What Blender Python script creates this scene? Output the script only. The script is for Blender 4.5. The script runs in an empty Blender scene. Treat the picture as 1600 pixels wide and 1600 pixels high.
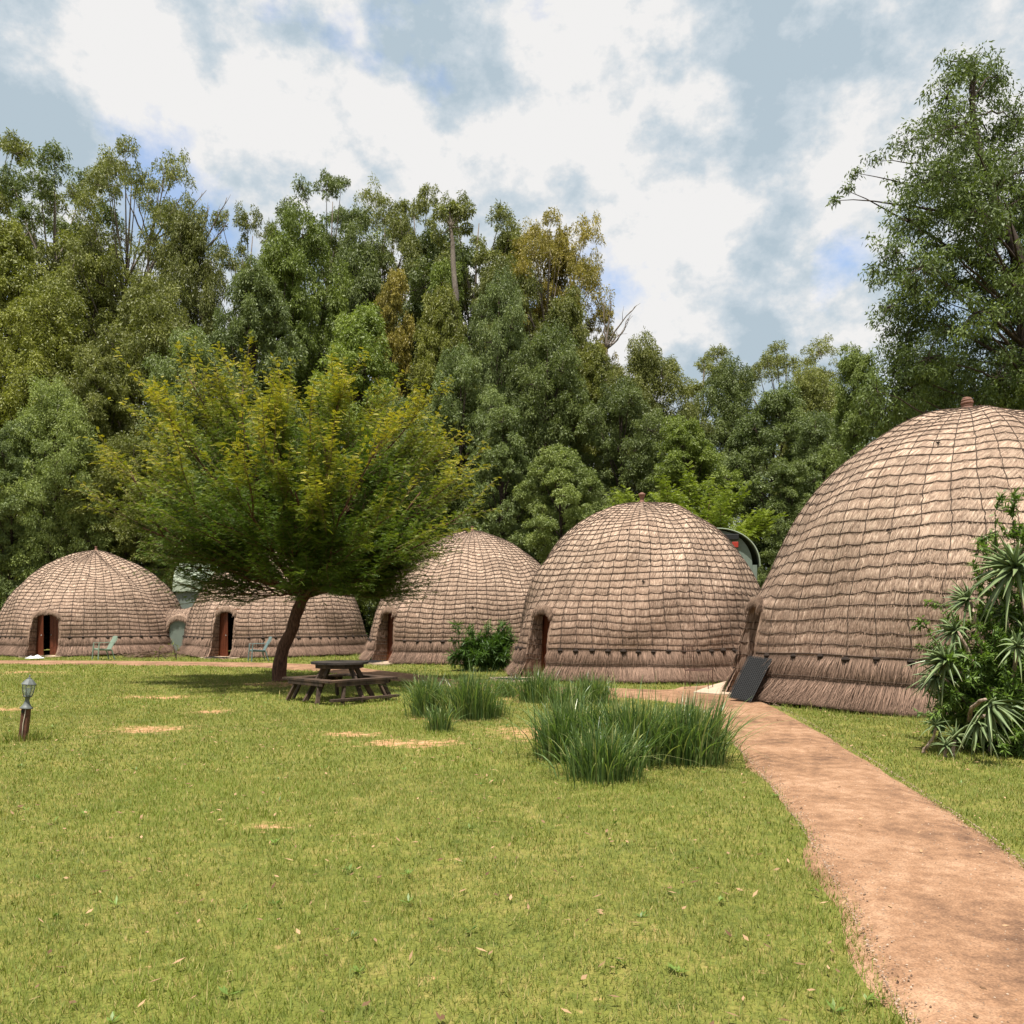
import bpy, math, random
import numpy as np
from math import pi, sin, cos, radians

# ------------------------------------------------------------------ camera, world, sun, exposure
SC = bpy.context.scene
COL = SC.collection
F, HOR, EYE = 1300.0, 965.0, 1.65          # focal length and horizon of the 1600 px photograph, eye height in m
cam = bpy.data.objects.new('camera', bpy.data.cameras.new('camera'))
COL.objects.link(cam); SC.camera = cam
cam.location = (0, 0, EYE); cam.rotation_euler = (pi / 2, 0, 0)
cam.data.sensor_width = 36; cam.data.lens = 36 * F / 1600
cam.data.shift_y = (HOR - 800) / 1600
cam.data.clip_start = 0.05; cam.data.clip_end = 3000

SUN_EL, SUN_AZ = 74.0, 196.0               # azimuth clockwise from +Y (the viewing direction)
sd = np.array([sin(radians(SUN_AZ)) * cos(radians(SUN_EL)), cos(radians(SUN_AZ)) * cos(radians(SUN_EL)), sin(radians(SUN_EL))])
sun = bpy.data.objects.new('sun', bpy.data.lights.new('sun', 'SUN'))
COL.objects.link(sun)
sun.data.energy = 5.0; sun.data.angle = radians(0.5); sun.data.color = (1.0, 0.955, 0.88)
import mathutils
sun.rotation_euler = mathutils.Vector(-sd).to_track_quat('-Z', 'Y').to_euler()
sun.location = (0, 0, 60)

w = bpy.data.worlds.new('World'); SC.world = w; w.use_nodes = True
nt = w.node_tree; nt.nodes.clear()
def wn(t, **k):
    n = nt.nodes.new(t)
    for a, b in k.items(): setattr(n, a, b)
    return n
def wl(a, b): nt.links.new(a, b)
sky = wn('ShaderNodeTexSky', sky_type='NISHITA', sun_disc=False)
sky.sun_elevation = radians(SUN_EL); sky.sun_rotation = radians(SUN_AZ)
sky.air_density = 1.0; sky.dust_density = 1.5; sky.ozone_density = 1.0
tc = wn('ShaderNodeTexCoord'); sep = wn('ShaderNodeSeparateXYZ'); wl(tc.outputs['Generated'], sep.inputs[0])
def wmath(op, a, b=None):
    n = wn('ShaderNodeMath', operation=op)
    for i, v in enumerate((a, b)):
        if v is None: continue
        if isinstance(v, (int, float)): n.inputs[i].default_value = v
        else: wl(v, n.inputs[i])
    return n.outputs[0]
zz = wmath('ADD', wmath('MAXIMUM', sep.outputs[2], 0.0), 0.55)
cmb = wn('ShaderNodeCombineXYZ')
wl(wmath('DIVIDE', sep.outputs[0], zz), cmb.inputs[0]); wl(wmath('DIVIDE', sep.outputs[1], zz), cmb.inputs[1])
wl(wmath('MULTIPLY', sep.outputs[2], 1.6), cmb.inputs[2])
def wnoise(scale, detail, rough, off, dist=0.0):
    m = wn('ShaderNodeMapping'); m.inputs['Location'].default_value = off
    wl(tc.outputs['Generated'], m.inputs[0]); m.inputs['Scale'].default_value = (1.0, 1.0, 1.35)
    n = wn('ShaderNodeTexNoise'); n.inputs['Scale'].default_value = scale
    n.inputs['Detail'].default_value = detail; n.inputs['Roughness'].default_value = rough
    n.inputs['Distortion'].default_value = dist
    wl(m.outputs[0], n.inputs['Vector']); return n.outputs['Fac']
def wramp(fac, stops):
    r = wn('ShaderNodeValToRGB'); e = r.color_ramp.elements
    e[0].position, e[0].color = stops[0][0], stops[0][1]
    e[1].position, e[1].color = stops[-1][0], stops[-1][1]
    for p, c in stops[1:-1]:
        x = e.new(p); x.color = c
    wl(fac, r.inputs[0]); return r.outputs[0]
g = lambda v: (v, v, v, 1)
def openings(fac, spots):
    # openings in the cloud cover, each round a compass direction
    for (x, z, rad, amt) in spots:
        d = np.array([x, 1.0, z]); d = d / np.linalg.norm(d)
        dp = wn('ShaderNodeVectorMath', operation='DISTANCE'); wl(tc.outputs['Generated'], dp.inputs[0]); dp.inputs[1].default_value = tuple(d)
        mr = wn('ShaderNodeMapRange', interpolation_type='SMOOTHSTEP'); wl(dp.outputs['Value'], mr.inputs[0])
        mr.inputs[1].default_value = 0.0; mr.inputs[2].default_value = rad; mr.inputs[3].default_value = amt; mr.inputs[4].default_value = 0.0
        fac = wmath('SUBTRACT', fac, mr.outputs[0])
    return fac
cover = wramp(openings(wmath('ADD', wnoise(4.2, 10, 0.60, (0.35, 2.2, 0.1), 0.1), 0.055), [(0.425, 0.49, 0.085, 0.11), (0.39, 0.43, 0.06, 0.10), (0.372, 0.385, 0.05, 0.09), (0.44, 0.43, 0.06, 0.08), (-0.42, 0.50, 0.16, 0.12), (-0.33, 0.44, 0.08, 0.07)]), [(0.36, g(0.22)), (0.47, g(1))])
relief = wmath('MULTIPLY', wmath('SUBTRACT', wnoise(4.6, 10, 0.60, (0.9, 2.9, 0.40)), wnoise(4.6, 10, 0.60, (0.93, 2.9, 0.45))), 2.3)
shade = wramp(wmath('ADD', relief, wnoise(2.6, 6, 0.5, (2.7, 0.4, 1.3))), [(0.32, (0.56, 0.68, 0.77, 1)), (0.47, (0.72, 0.81, 0.88, 1)), (0.56, (0.88, 0.92, 0.95, 1)), (0.66, (1.06, 1.05, 1.04, 1))])
bg1 = wn('ShaderNodeBackground'); wl(sky.outputs[0], bg1.inputs[0]); bg1.inputs[1].default_value = 0.14
bg2 = wn('ShaderNodeBackground'); wl(shade, bg2.inputs[0]); bg2.inputs[1].default_value = 0.48
mx = wn('ShaderNodeMixShader'); wl(cover, mx.inputs[0]); wl(bg1.outputs[0], mx.inputs[1]); wl(bg2.outputs[0], mx.inputs[2])
wo = wn('ShaderNodeOutputWorld'); wl(mx.outputs[0], wo.inputs[0])

SC.view_settings.view_transform = 'Standard'; SC.view_settings.look = 'None'
SC.view_settings.exposure = 0.8; SC.view_settings.gamma = 1.0
SC.cycles.max_bounces = 7; SC.cycles.diffuse_bounces = 4; SC.cycles.transmission_bounces = 6
SC.cycles.transparent_max_bounces = 8; SC.cycles.use_denoising = True
SC.cycles.sample_clamp_indirect = 6

# ------------------------------------------------------------------ helpers
def at(px, py, y): return np.array([(px - 800) / F * y, y, EYE - (py - HOR) / F * y])   # photo pixel at distance y -> metres
def gnd(px, py):
    y = EYE * F / (py - HOR); return np.array([(px - 800) / F * y, y, 0.0])
def sstep(a, b, x):
    t = np.clip((x - a) / (b - a), 0, 1); return t * t * (3 - 2 * t)
def unit(v): return v / np.maximum(np.linalg.norm(v, axis=-1, keepdims=True), 1e-9)

class MB:
    """collects shapes for ONE mesh; 'rnd' is a per-vertex number (leaf or straw variation), 'tip' a second one"""
    def __init__(s): s.v = []; s.q = []; s.t = []; s.r = []; s.p = []; s.uv = []; s.n = 0
    def add(s, v, q=None, t=None, r=0.5, p=0.0, uv=None):
        v = np.asarray(v, float).reshape(-1, 3); m = len(v)
        s.v.append(v)
        if q is not None and len(q): s.q.append(np.asarray(q, int).reshape(-1, 4) + s.n)
        if t is not None and len(t): s.t.append(np.asarray(t, int).reshape(-1, 3) + s.n)
        s.r.append(np.broadcast_to(np.asarray(r, float), (m,)).copy()); s.p.append(np.broadcast_to(np.asarray(p, float), (m,)).copy())
        s.uv.append(np.zeros((m, 2)) if uv is None else np.asarray(uv, float)); s.n += m; return s
    def box(s, c, size, rot=None, r=0.5, bev=0.0):
        c = np.asarray(c, float); h = np.asarray(size, float) / 2
        if bev <= 0:
            sg = np.array([[x, y, z] for z in (-1, 1) for y in (-1, 1) for x in (-1, 1)], float)
            v = sg * h
            q = [[0, 2, 3, 1], [4, 5, 7, 6], [0, 1, 5, 4], [2, 6, 7, 3], [0, 4, 6, 2], [1, 3, 7, 5]]
            t = None
        else:
            b = min(bev, h.min() * 0.9); v = []; idx = {}
            for i, (x, y, z) in enumerate([(x, y, z) for z in (-1, 1) for y in (-1, 1) for x in (-1, 1)]):
                for a in range(3):
                    p = np.array([x, y, z]) * (h - b); p[a] = [x, y, z][a] * h[a]
                    idx[(x, y, z, a)] = len(v); v.append(p)
            q = []; t = []
            V = np.array(v)
            def fix(f):
                P = V[f]; nrm = np.cross(P[1] - P[0], P[2] - P[0]); 
                return f if nrm @ P.mean(0) > 0 else f[::-1]
            for a in range(3):
                o = [k for k in range(3) if k != a]
                for sgn in (-1, 1):
                    f = []
                    for (u, w_) in ((-1, -1), (1, -1), (1, 1), (-1, 1)):
                        k = [0, 0, 0]; k[a] = sgn; k[o[0]] = u; k[o[1]] = w_; f.append(idx[(*k, a)])
                    q.append(fix(f))
                for u in (-1, 1):
                    for w_ in (-1, 1):      # edge along axis a
                        k0 = [0, 0, 0]; k0[o[0]] = u; k0[o[1]] = w_; k1 = list(k0); k0[a] = -1; k1[a] = 1
                        q.append(fix([idx[(*k0, o[0])], idx[(*k1, o[0])], idx[(*k1, o[1])], idx[(*k0, o[1])]]))
            for z in (-1, 1):
                for y in (-1, 1):
                    for x in (-1, 1): t.append(fix([idx[(x, y, z, 0)], idx[(x, y, z, 1)], idx[(x, y, z, 2)]]))
            v = V
        if rot is not None: v = v @ np.asarray(rot, float).T
        return s.add(v + c, q, t, r, uv=v[:, [0, 2]] + c[[0, 2]])
    def bar(s, a, b, wd, th, up=(0, 0, 1), r=0.5, bev=0.004):
        a = np.asarray(a, float); b = np.asarray(b, float); d = b - a; L = np.linalg.norm(d); x = d / L
        y = np.cross(np.asarray(up, float), x); y = y / max(np.linalg.norm(y), 1e-6); z = np.cross(x, y)
        return s.box((a + b) / 2, (L, wd, th), np.stack([x, y, z], 1), r, bev)
    def tube(s, P, R, n=6, r=0.5, cap=True, p=0.0, flat=1.0):
        P = np.asarray(P, float); m = len(P); R = np.broadcast_to(np.asarray(R, float), (m,))
        T = unit(np.gradient(P, axis=0)); ref = np.array([0, 0, 1.0]) if abs(T[:, 2]).mean() < 0.8 else np.array([1.0, 0.1, 0])
        A = unit(np.cross(T, ref)); B = np.cross(T, A)
        an = np.arange(n) / n * 2 * pi
        v = P[:, None] + R[:, None, None] * (A[:, None] * np.cos(an)[None, :, None] + B[:, None] * np.sin(an)[None, :, None] * flat)
        i = np.arange(m - 1)[:, None] * n; j = np.arange(n)[None]; k = (j + 1) % n
        q = np.stack([i + j, i + n + j, i + n + k, i + k], -1).reshape(-1, 4)
        L = np.concatenate([[0], np.cumsum(np.linalg.norm(np.diff(P, axis=0), axis=1))])
        uv = np.stack([np.broadcast_to(an * R.mean(), (m, n)), np.broadcast_to(L[:, None], (m, n))], -1).reshape(-1, 2)
        t = []
        if cap:
            for b, o in ((0, 1), ((m - 1) * n, -1)):
                for c in range(1, n - 1): t.append([b, b + c, b + c + 1][::o])
        return s.add(v.reshape(-1, 3), q, t, r, p, uv)
    def lathe(s, prof, c=(0, 0, 0), n=16, r=0.5, ph=0.0):
        prof = np.asarray(prof, float); m = len(prof); an = np.arange(n) / n * 2 * pi + ph
        v = np.stack([prof[:, :1] * np.cos(an), prof[:, :1] * np.sin(an), np.repeat(prof[:, 1:], n, 1)], -1)
        i = np.arange(m - 1)[:, None] * n; j = np.arange(n)[None]; k = (j + 1) % n
        return s.add(v.reshape(-1, 3) + np.asarray(c), np.stack([i + j, i + k, i + n + k, i + n + j], -1).reshape(-1, 4), None, r)
    def leaves(s, C, D, S, L, W, r=0.5, p=0.0, mid=0.45):
        """rhombic leaves: C base, D long axis (unit), S side axis, L length, W full width"""
        N = len(C); L = np.broadcast_to(L, (N,))[:, None]; W = np.broadcast_to(W, (N,))[:, None]
        v = np.stack([C, C + D * L * mid + S * W / 2, C + D * L, C + D * L * mid - S * W / 2], 1).reshape(-1, 3)
        q = np.arange(N * 4).reshape(-1, 4)
        return s.add(v, q, None, np.repeat(np.broadcast_to(r, (N,)), 4), np.repeat(np.broadcast_to(p, (N,)), 4))
    def build(s, name, mat, parent=None, smooth=False, loc=None, thing=None):
        me = bpy.data.meshes.new(name)
        V = np.concatenate(s.v); Q = np.concatenate(s.q) if s.q else np.zeros((0, 4), int); T = np.concatenate(s.t) if s.t else np.zeros((0, 3), int)
        li = np.concatenate([Q.ravel(), T.ravel()]).astype(np.int32)
        me.vertices.add(len(V)); me.vertices.foreach_set('co', V.astype(np.float32).ravel())
        me.loops.add(len(li)); me.loops.foreach_set('vertex_index', li)
        nf = len(Q) + len(T); me.polygons.add(nf)
        st = np.concatenate([np.arange(len(Q)) * 4, len(Q) * 4 + np.arange(len(T)) * 3]).astype(np.int32)
        me.polygons.foreach_set('loop_start', st)
        me.polygons.foreach_set('loop_total', np.concatenate([np.full(len(Q), 4), np.full(len(T), 3)]).astype(np.int32))
        me.polygons.foreach_set('use_smooth', np.full(nf, bool(smooth)))
        a = me.attributes.new('rnd', 'FLOAT', 'POINT'); a.data.foreach_set('value', np.concatenate(s.r).astype(np.float32))
        a = me.attributes.new('tip', 'FLOAT', 'POINT'); a.data.foreach_set('value', np.concatenate(s.p).astype(np.float32))
        uv = me.uv_layers.new(name='UVMap'); U = np.concatenate(s.uv)[li]; uv.data.foreach_set('uv', U.astype(np.float32).ravel())
        me.update(calc_edges=True); me.materials.append(mat)
        o = bpy.data.objects.new(name, me); COL.objects.link(o)
        if parent is not None: o.parent = parent
        if loc is not None: o.location = loc
        if thing: tag(o, *thing)
        return o

def tag(o, label, cat, group=None):
    o['label'] = label; o['category'] = cat
    if group: o['group'] = group
    return o
def empty(name, loc, label, cat, group=None, rz=0.0, scale=None):
    o = bpy.data.objects.new(name, None); COL.objects.link(o); o.location = loc; o.rotation_euler = (0, 0, rz)
    o.empty_display_size = 0.3
    if scale is not None: o.scale = scale
    return tag(o, label, cat, group)
def kind(o, k): o['kind'] = k; return o
def copy_tree(o, parent=None):
    c = o.copy(); COL.objects.link(c)
    if parent is not None: c.parent = parent
    for ch in list(o.children): copy_tree(ch, c)
    return c

# ------------------------------------------------------------------ materials
def newmat(name):
    m = bpy.data.materials.new(name); m.use_nodes = True; n = m.node_tree.nodes; n.clear()
    out = n.new('ShaderNodeOutputMaterial'); return m, m.node_tree, out
class NT:
    def __init__(s, name): s.m, s.t, s.out = newmat(name)
    def n(s, typ, ins=None, **k):
        x = s.t.nodes.new(typ)
        for a, b in k.items(): setattr(x, a, b)
        for a, b in (ins or {}).items():
            if isinstance(b, bpy.types.NodeSocket): s.t.links.new(b, x.inputs[a])
            else: x.inputs[a].default_value = b
        return x
    def attr(s, nm): return s.n('ShaderNodeAttribute', attribute_name=nm).outputs['Fac']
    def noise(s, vec, scale, detail=4, rough=0.55, dist=0.0):
        return s.n('ShaderNodeTexNoise', {'Vector': vec, 'Scale': scale, 'Detail': detail, 'Roughness': rough, 'Distortion': dist}).outputs['Fac']
    def map(s, vec, scale=(1, 1, 1), loc=(0, 0, 0)): return s.n('ShaderNodeMapping', {'Vector': vec, 'Scale': scale, 'Location': loc}).outputs[0]
    def ramp(s, fac, stops):
        r = s.n('ShaderNodeValToRGB', {'Fac': fac}); e = r.color_ramp.elements
        f = lambda c: (c, c, c, 1) if isinstance(c, (int, float)) else (*c, 1)
        e[0].position, e[0].color = stops[0][0], f(stops[0][1]); e[1].position, e[1].color = stops[-1][0], f(stops[-1][1])
        for p, c in stops[1:-1]: x = e.new(p); x.color = f(c)
        return r.outputs[0]
    def mix(s, fac, a, b, mode='MIX'):
        x = s.n('ShaderNodeMix', data_type='RGBA', blend_type=mode)
        for i, v in ((0, fac), (6, a), (7, b)):
            if isinstance(v, bpy.types.NodeSocket): s.t.links.new(v, x.inputs[i])
            else: x.inputs[i].default_value = v if i == 0 else (*v, 1) if len(v) == 3 else v
        return x.outputs[2]
    def math(s, op, a, b=0.0, clamp=False): 
        return s.n('ShaderNodeMath', {0: a, 1: b}, operation=op, use_clamp=clamp).outputs[0]
    def bump(s, h, strength=0.5, dist=0.02): return s.n('ShaderNodeBump', {'Height': h, 'Strength': strength, 'Distance': dist}).outputs[0]
    def bsdf(s, col, rough=0.8, normal=None, spec=0.3, **k):
        ins = {'Base Color': col, 'Roughness': rough, 'Specular IOR Level': spec}
        if normal is not None: ins['Normal'] = normal
        ins.update(k); return s.n('ShaderNodeBsdfPrincipled', ins).outputs[0]
    def done(s, sh): s.t.links.new(sh, s.out.inputs[0]); return s.m
    @property
    def obj(s): return s.n('ShaderNodeTexCoord').outputs['Object']
    @property
    def uv(s): return s.n('ShaderNodeTexCoord').outputs['UV']

def leaf_mat(name, dark, light, tipc=None, transl=0.3, rough=0.42, spec=0.45, tint=True):
    m = NT(name); c = m.mix(m.attr('rnd'), dark, light)
    if tipc is not None: c = m.mix(m.attr('tip'), c, tipc)
    if tint:
        oi = m.n('ShaderNodeObjectInfo'); c = m.mix(1.0, c, oi.outputs['Color'], 'MULTIPLY')
    b = m.bsdf(c, rough, spec=spec)
    tr = m.n('ShaderNodeBsdfTranslucent', {'Color': m.mix(1.0, c, (1.15, 1.25, 0.55), 'MULTIPLY')}).outputs[0]
    return m.done(m.n('ShaderNodeMixShader', {0: transl, 1: b, 2: tr}).outputs[0])
M = {}
M['gum_leaf'] = leaf_mat('gum_leaf', (0.060, 0.082, 0.024), (0.260, 0.285, 0.105), transl=0.28, rough=0.5, spec=0.28)
M['acacia_leaf'] = leaf_mat('acacia_leaf', (0.042, 0.080, 0.016), (0.140, 0.195, 0.030), (0.38, 0.32, 0.035), transl=0.32, rough=0.55, spec=0.2)
M['bright_leaf'] = leaf_mat('bright_leaf', (0.12, 0.165, 0.022), (0.25, 0.29, 0.042), transl=0.32, rough=0.55, spec=0.2)
M['tuft_blade'] = leaf_mat('tuft_blade', (0.040, 0.085, 0.026), (0.175, 0.245, 0.070), (0.36, 0.36, 0.14), transl=0.3, rough=0.35)
M['aloe_leaf'] = leaf_mat('aloe_leaf', (0.105, 0.155, 0.060), (0.235, 0.29, 0.125), (0.35, 0.28, 0.12), transl=0.08, rough=0.42, spec=0.35)
M['shrub_leaf'] = leaf_mat('shrub_leaf', (0.055, 0.105, 0.020), (0.17, 0.25, 0.05), transl=0.3, rough=0.45, spec=0.3)
M['lawn_blade'] = leaf_mat('lawn_blade', (0.066, 0.106, 0.018), (0.225, 0.262, 0.046), (0.40, 0.31, 0.13), transl=0.3, rough=0.6, spec=0.2)

def bark(name, a, b, sc=6.0):
    m = NT(name); o = m.map(m.obj, (sc, sc, sc * 0.22)); n1 = m.noise(o, 3.0, 6, 0.65, 0.3); n2 = m.noise(m.obj, 0.9, 3)
    c = m.mix(m.ramp(n1, [(0.35, 0), (0.65, 1)]), a, b); c = m.mix(m.ramp(n2, [(0.45, 0), (0.7, 0.5)]), c, b)
    return m.done(m.bsdf(c, 0.9, m.bump(n1, 0.9, 0.04), 0.2))
M['gum_bark'] = bark('gum_bark', (0.075, 0.055, 0.042), (0.24, 0.20, 0.165))
M['dark_bark'] = bark('dark_bark', (0.022, 0.015, 0.015), (0.085, 0.060, 0.045), 9)
M['acacia_bark'] = bark('acacia_bark', (0.040, 0.020, 0.013), (0.17, 0.085, 0.055), 9)
M['acacia_twig'] = bark('acacia_twig', (0.12, 0.08, 0.04), (0.22, 0.17, 0.09), 9)
M['pale_stem'] = bark('pale_stem', (0.16, 0.10, 0.07), (0.50, 0.38, 0.29), 9)

def thatch_mat(name, dark, mid, light, zdark=0.0):
    m = NT(name); uv = m.uv
    warp = m.n('ShaderNodeTexNoise', {'Vector': uv, 'Scale': 2.3, 'Detail': 3.0})
    uvd = m.n('ShaderNodeVectorMath', {0: uv, 1: m.n('ShaderNodeVectorMath', {0: warp.outputs['Color'], 'Scale': 0.10}, operation='SCALE').outputs[0]}, operation='ADD').outputs[0]
    fib = m.noise(m.map(uvd, (75, 4.0, 1)), 1.0, 5, 0.7)
    fib2 = m.noise(m.map(uvd, (26, 3.0, 1), (3, 7, 0)), 1.0, 4, 0.6)
    patch = m.noise(m.map(m.obj, (0.8, 0.8, 0.8)), 1.0, 5, 0.6)
    c = m.ramp(m.math('ADD', m.math('MULTIPLY', fib, 0.6), m.math('MULTIPLY', fib2, 0.4)), [(0.38, dark), (0.48, mid), (0.58, light)])
    c = m.mix(m.ramp(patch, [(0.40, 0.0), (0.62, 0.5)]), c, mid)
    c = m.mix(m.math('MULTIPLY', m.attr('tip'), 0.85), c, dark)
    rr = m.attr('rnd')
    c = m.mix(1.0, c, m.ramp(rr, [(0.0, 0.42), (0.5, 0.95), (1.0, 1.42)]), 'MULTIPLY')
    # weathering with shading painted in: bleached grass near the crown, browner darker straw below
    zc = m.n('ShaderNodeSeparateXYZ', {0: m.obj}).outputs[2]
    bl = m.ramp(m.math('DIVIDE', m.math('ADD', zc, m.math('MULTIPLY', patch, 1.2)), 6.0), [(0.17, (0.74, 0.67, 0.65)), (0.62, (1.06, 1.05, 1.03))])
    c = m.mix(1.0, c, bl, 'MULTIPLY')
    return m.done(m.bsdf(c, 0.85, m.bump(fib, 0.8, 0.012), 0.15))
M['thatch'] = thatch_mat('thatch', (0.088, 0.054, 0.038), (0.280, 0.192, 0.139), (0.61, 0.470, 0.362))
M['straw_dark'] = thatch_mat('straw_dark', (0.06, 0.038, 0.027), (0.14, 0.095, 0.068), (0.24, 0.17, 0.13))
def flat(name, col, rough=0.8, var=0.25, sc=14, spec=0.3, bump=0.25, **k):
    m = NT(name); n = m.noise(m.obj, sc, 6, 0.65); n2 = m.noise(m.obj, sc * 0.17, 3)
    c = m.mix(m.ramp(n, [(0.3, 0), (0.7, 1)]), [x * (1 - var) for x in col], [min(1, x * (1 + var)) for x in col])
    c = m.mix(m.ramp(n2, [(0.4, 0), (0.75, var)]), c, [x * 0.55 for x in col])
    return m.done(m.bsdf(c, rough, m.bump(n, bump, 0.01), spec, **k))
M['dry_leaf'] = leaf_mat('dry_leaf', (0.10, 0.055, 0.03), (0.42, 0.27, 0.15), transl=0.1, rough=0.8, spec=0.1, tint=False)
M['grit'] = leaf_mat('grit', (0.12, 0.075, 0.05), (0.45, 0.33, 0.24), transl=0.0, rough=0.9, spec=0.1, tint=False)
M['rope'] = flat('rope', (0.070, 0.046, 0.033), 0.95, 0.4, 30)
M['knot'] = flat('knot', (0.030, 0.020, 0.015), 0.95, 0.4, 30)
M['door_wood'] = flat('door_wood', (0.115, 0.032, 0.014), 0.5, 0.3, 9)
M['door_frame'] = flat('door_frame', (0.20, 0.085, 0.037), 0.5, 0.3, 9)
M['steel'] = flat('steel', (0.45, 0.44, 0.42), 0.35, 0.1, Metallic=1.0)
M['clay'] = flat('clay', (0.20, 0.105, 0.075), 0.9, 0.35, 12)
def wood_mat(name, a, b, c3):
    m = NT(name); n = m.noise(m.map(m.obj, (22, 22, 2.2)), 1.0, 5, 0.6, 0.4); n1 = m.noise(m.map(m.obj, (2.5, 26, 22)), 1.0, 5, 0.6, 0.4); n2 = m.noise(m.obj, 2.2, 4)
    f = m.math('MULTIPLY', m.math('ADD', n, n1), 0.5)
    c = m.ramp(f, [(0.38, a), (0.62, b)]); c = m.mix(m.ramp(n2, [(0.45, 0), (0.72, 0.75)]), c, c3)
    return m.done(m.bsdf(c, 0.8, m.bump(f, 0.5, 0.01), 0.25))
M['old_wood'] = wood_mat('old_wood', (0.018, 0.012, 0.009), (0.070, 0.046, 0.032), (0.14, 0.085, 0.055))
M['table_wood'] = wood_mat('table_wood', (0.012, 0.010, 0.009), (0.042, 0.034, 0.029), (0.085, 0.066, 0.055))
M['post_wood'] = wood_mat('post_wood', (0.045, 0.020, 0.013), (0.15, 0.065, 0.038), (0.10, 0.045, 0.028))
M['green_plastic'] = flat('green_plastic', (0.17, 0.225, 0.165), 0.5, 0.06, 8, 0.5, 0.03)
M['blue_green_plastic'] = flat('blue_green_plastic', (0.12, 0.175, 0.17), 0.5, 0.06, 8, 0.5, 0.03)
M['lamp_metal'] = flat('lamp_metal', (0.10, 0.11, 0.102), 0.55, 0.25, 20, 0.5, 0.1)
M['cable'] = flat('cable', (0.50, 0.42, 0.32), 0.6, 0.15)
M['rubber'] = flat('rubber', (0.022, 0.022, 0.022), 0.75, 0.3, 25)
M['rust_rubber'] = flat('rust_rubber', (0.085, 0.045, 0.03), 0.9, 0.5, 18)
M['cloth'] = flat('cloth', (0.72, 0.73, 0.76), 0.9, 0.08)
M['concrete'] = flat('concrete', (0.44, 0.325, 0.235), 0.9, 0.16, 9, 0.2, 0.2)
M['roof_sheet'] = flat('roof_sheet', (0.31, 0.35, 0.26), 0.6, 0.08, 3, 0.25, 0.05)
M['roof_sheet_pale'] = flat('roof_sheet_pale', (0.42, 0.40, 0.25), 0.55, 0.08, 3, 0.4, 0.05)
M['plaster'] = flat('plaster', (0.17, 0.20, 0.165), 0.9, 0.1, 5)
M['red_paint'] = flat('red_paint', (0.36, 0.035, 0.018), 0.6, 0.1)
M['black_paint'] = flat('black_paint', (0.015, 0.015, 0.014), 0.6, 0.1)
M['wire'] = flat('wire', (0.10, 0.055, 0.04), 0.8, 0.4, 30)
M['debris'] = flat('debris', (0.16, 0.10, 0.07), 0.95, 0.5, 20)
m = NT('bulb_glass'); M['bulb_glass'] = m.done(m.n('ShaderNodeMixShader', {0: 0.35, 1: m.n('ShaderNodeBsdfTransparent').outputs[0], 2: m.bsdf((0.55, 0.6, 0.58, 1), 0.15, spec=0.6)}).outputs[0])
M['bulb'] = flat('bulb', (0.60, 0.68, 0.72), 0.3, 0.05)

# ground: turf / soil decided by the 'tip' attribute (bare red soil) and noise
m = NT('turf'); o = m.obj; n1 = m.noise(o, 1.3, 6, 0.65); n2 = m.noise(o, 9.0, 6, 0.7); n3 = m.noise(o, 60, 3, 0.7)
cg = m.ramp(m.math('ADD', m.math('MULTIPLY', n1, 0.45), m.math('MULTIPLY', n2, 0.55)), [(0.36, (0.075, 0.098, 0.020)), (0.50, (0.155, 0.160, 0.034)), (0.64, (0.250, 0.205, 0.064))])
cg = m.mix(1.0, cg, m.ramp(n3, [(0.3, 0.65), (0.7, 1.25)]), 'MULTIPLY')
cs = m.ramp(n2, [(0.35, (0.30, 0.145, 0.068)), (0.65, (0.52, 0.30, 0.165))])
n4 = m.noise(o, 3.2, 4, 0.6)
soil = m.ramp(m.math('ADD', m.math('ADD', m.attr('tip'), m.math('MULTIPLY', m.math('SUBTRACT', n2, 0.5), 2.2)), m.math('MULTIPLY', m.math('SUBTRACT', n4, 0.5), 1.6)), [(0.38, 0), (0.92, 1)])
cc = m.mix(soil, cg, cs)
cc = m.mix(m.attr('rnd'), cc, m.ramp(n2, [(0.35, (0.035, 0.028, 0.014)), (0.65, (0.085, 0.062, 0.030))]))
M['turf'] = m.done(m.bsdf(cc, 0.95, m.bump(n3, 0.6, 0.03), 0.1))
m = NT('red_path'); o = m.obj; n1 = m.noise(o, 0.9, 5, 0.6); n2 = m.noise(o, 7, 7, 0.7); n3 = m.noise(o, 90, 3, 0.6)
c = m.ramp(m.math('ADD', m.math('MULTIPLY', n1, 0.5), m.math('MULTIPLY', n2, 0.5)), [(0.36, (0.105, 0.058, 0.036)), (0.5, (0.255, 0.142, 0.080)), (0.63, (0.37, 0.225, 0.138))])
c = m.mix(1.0, c, m.ramp(n3, [(0.3, 0.62), (0.7, 1.25)]), 'MULTIPLY'); c = m.mix(m.ramp(m.noise(o, 26, 5, 0.75), [(0.55, 0), (0.68, 0.55)]), c, (0.10, 0.062, 0.042))
M['red_path'] = m.done(m.bsdf(c, 0.95, m.bump(n2, 0.5, 0.015), 0.15))

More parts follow.
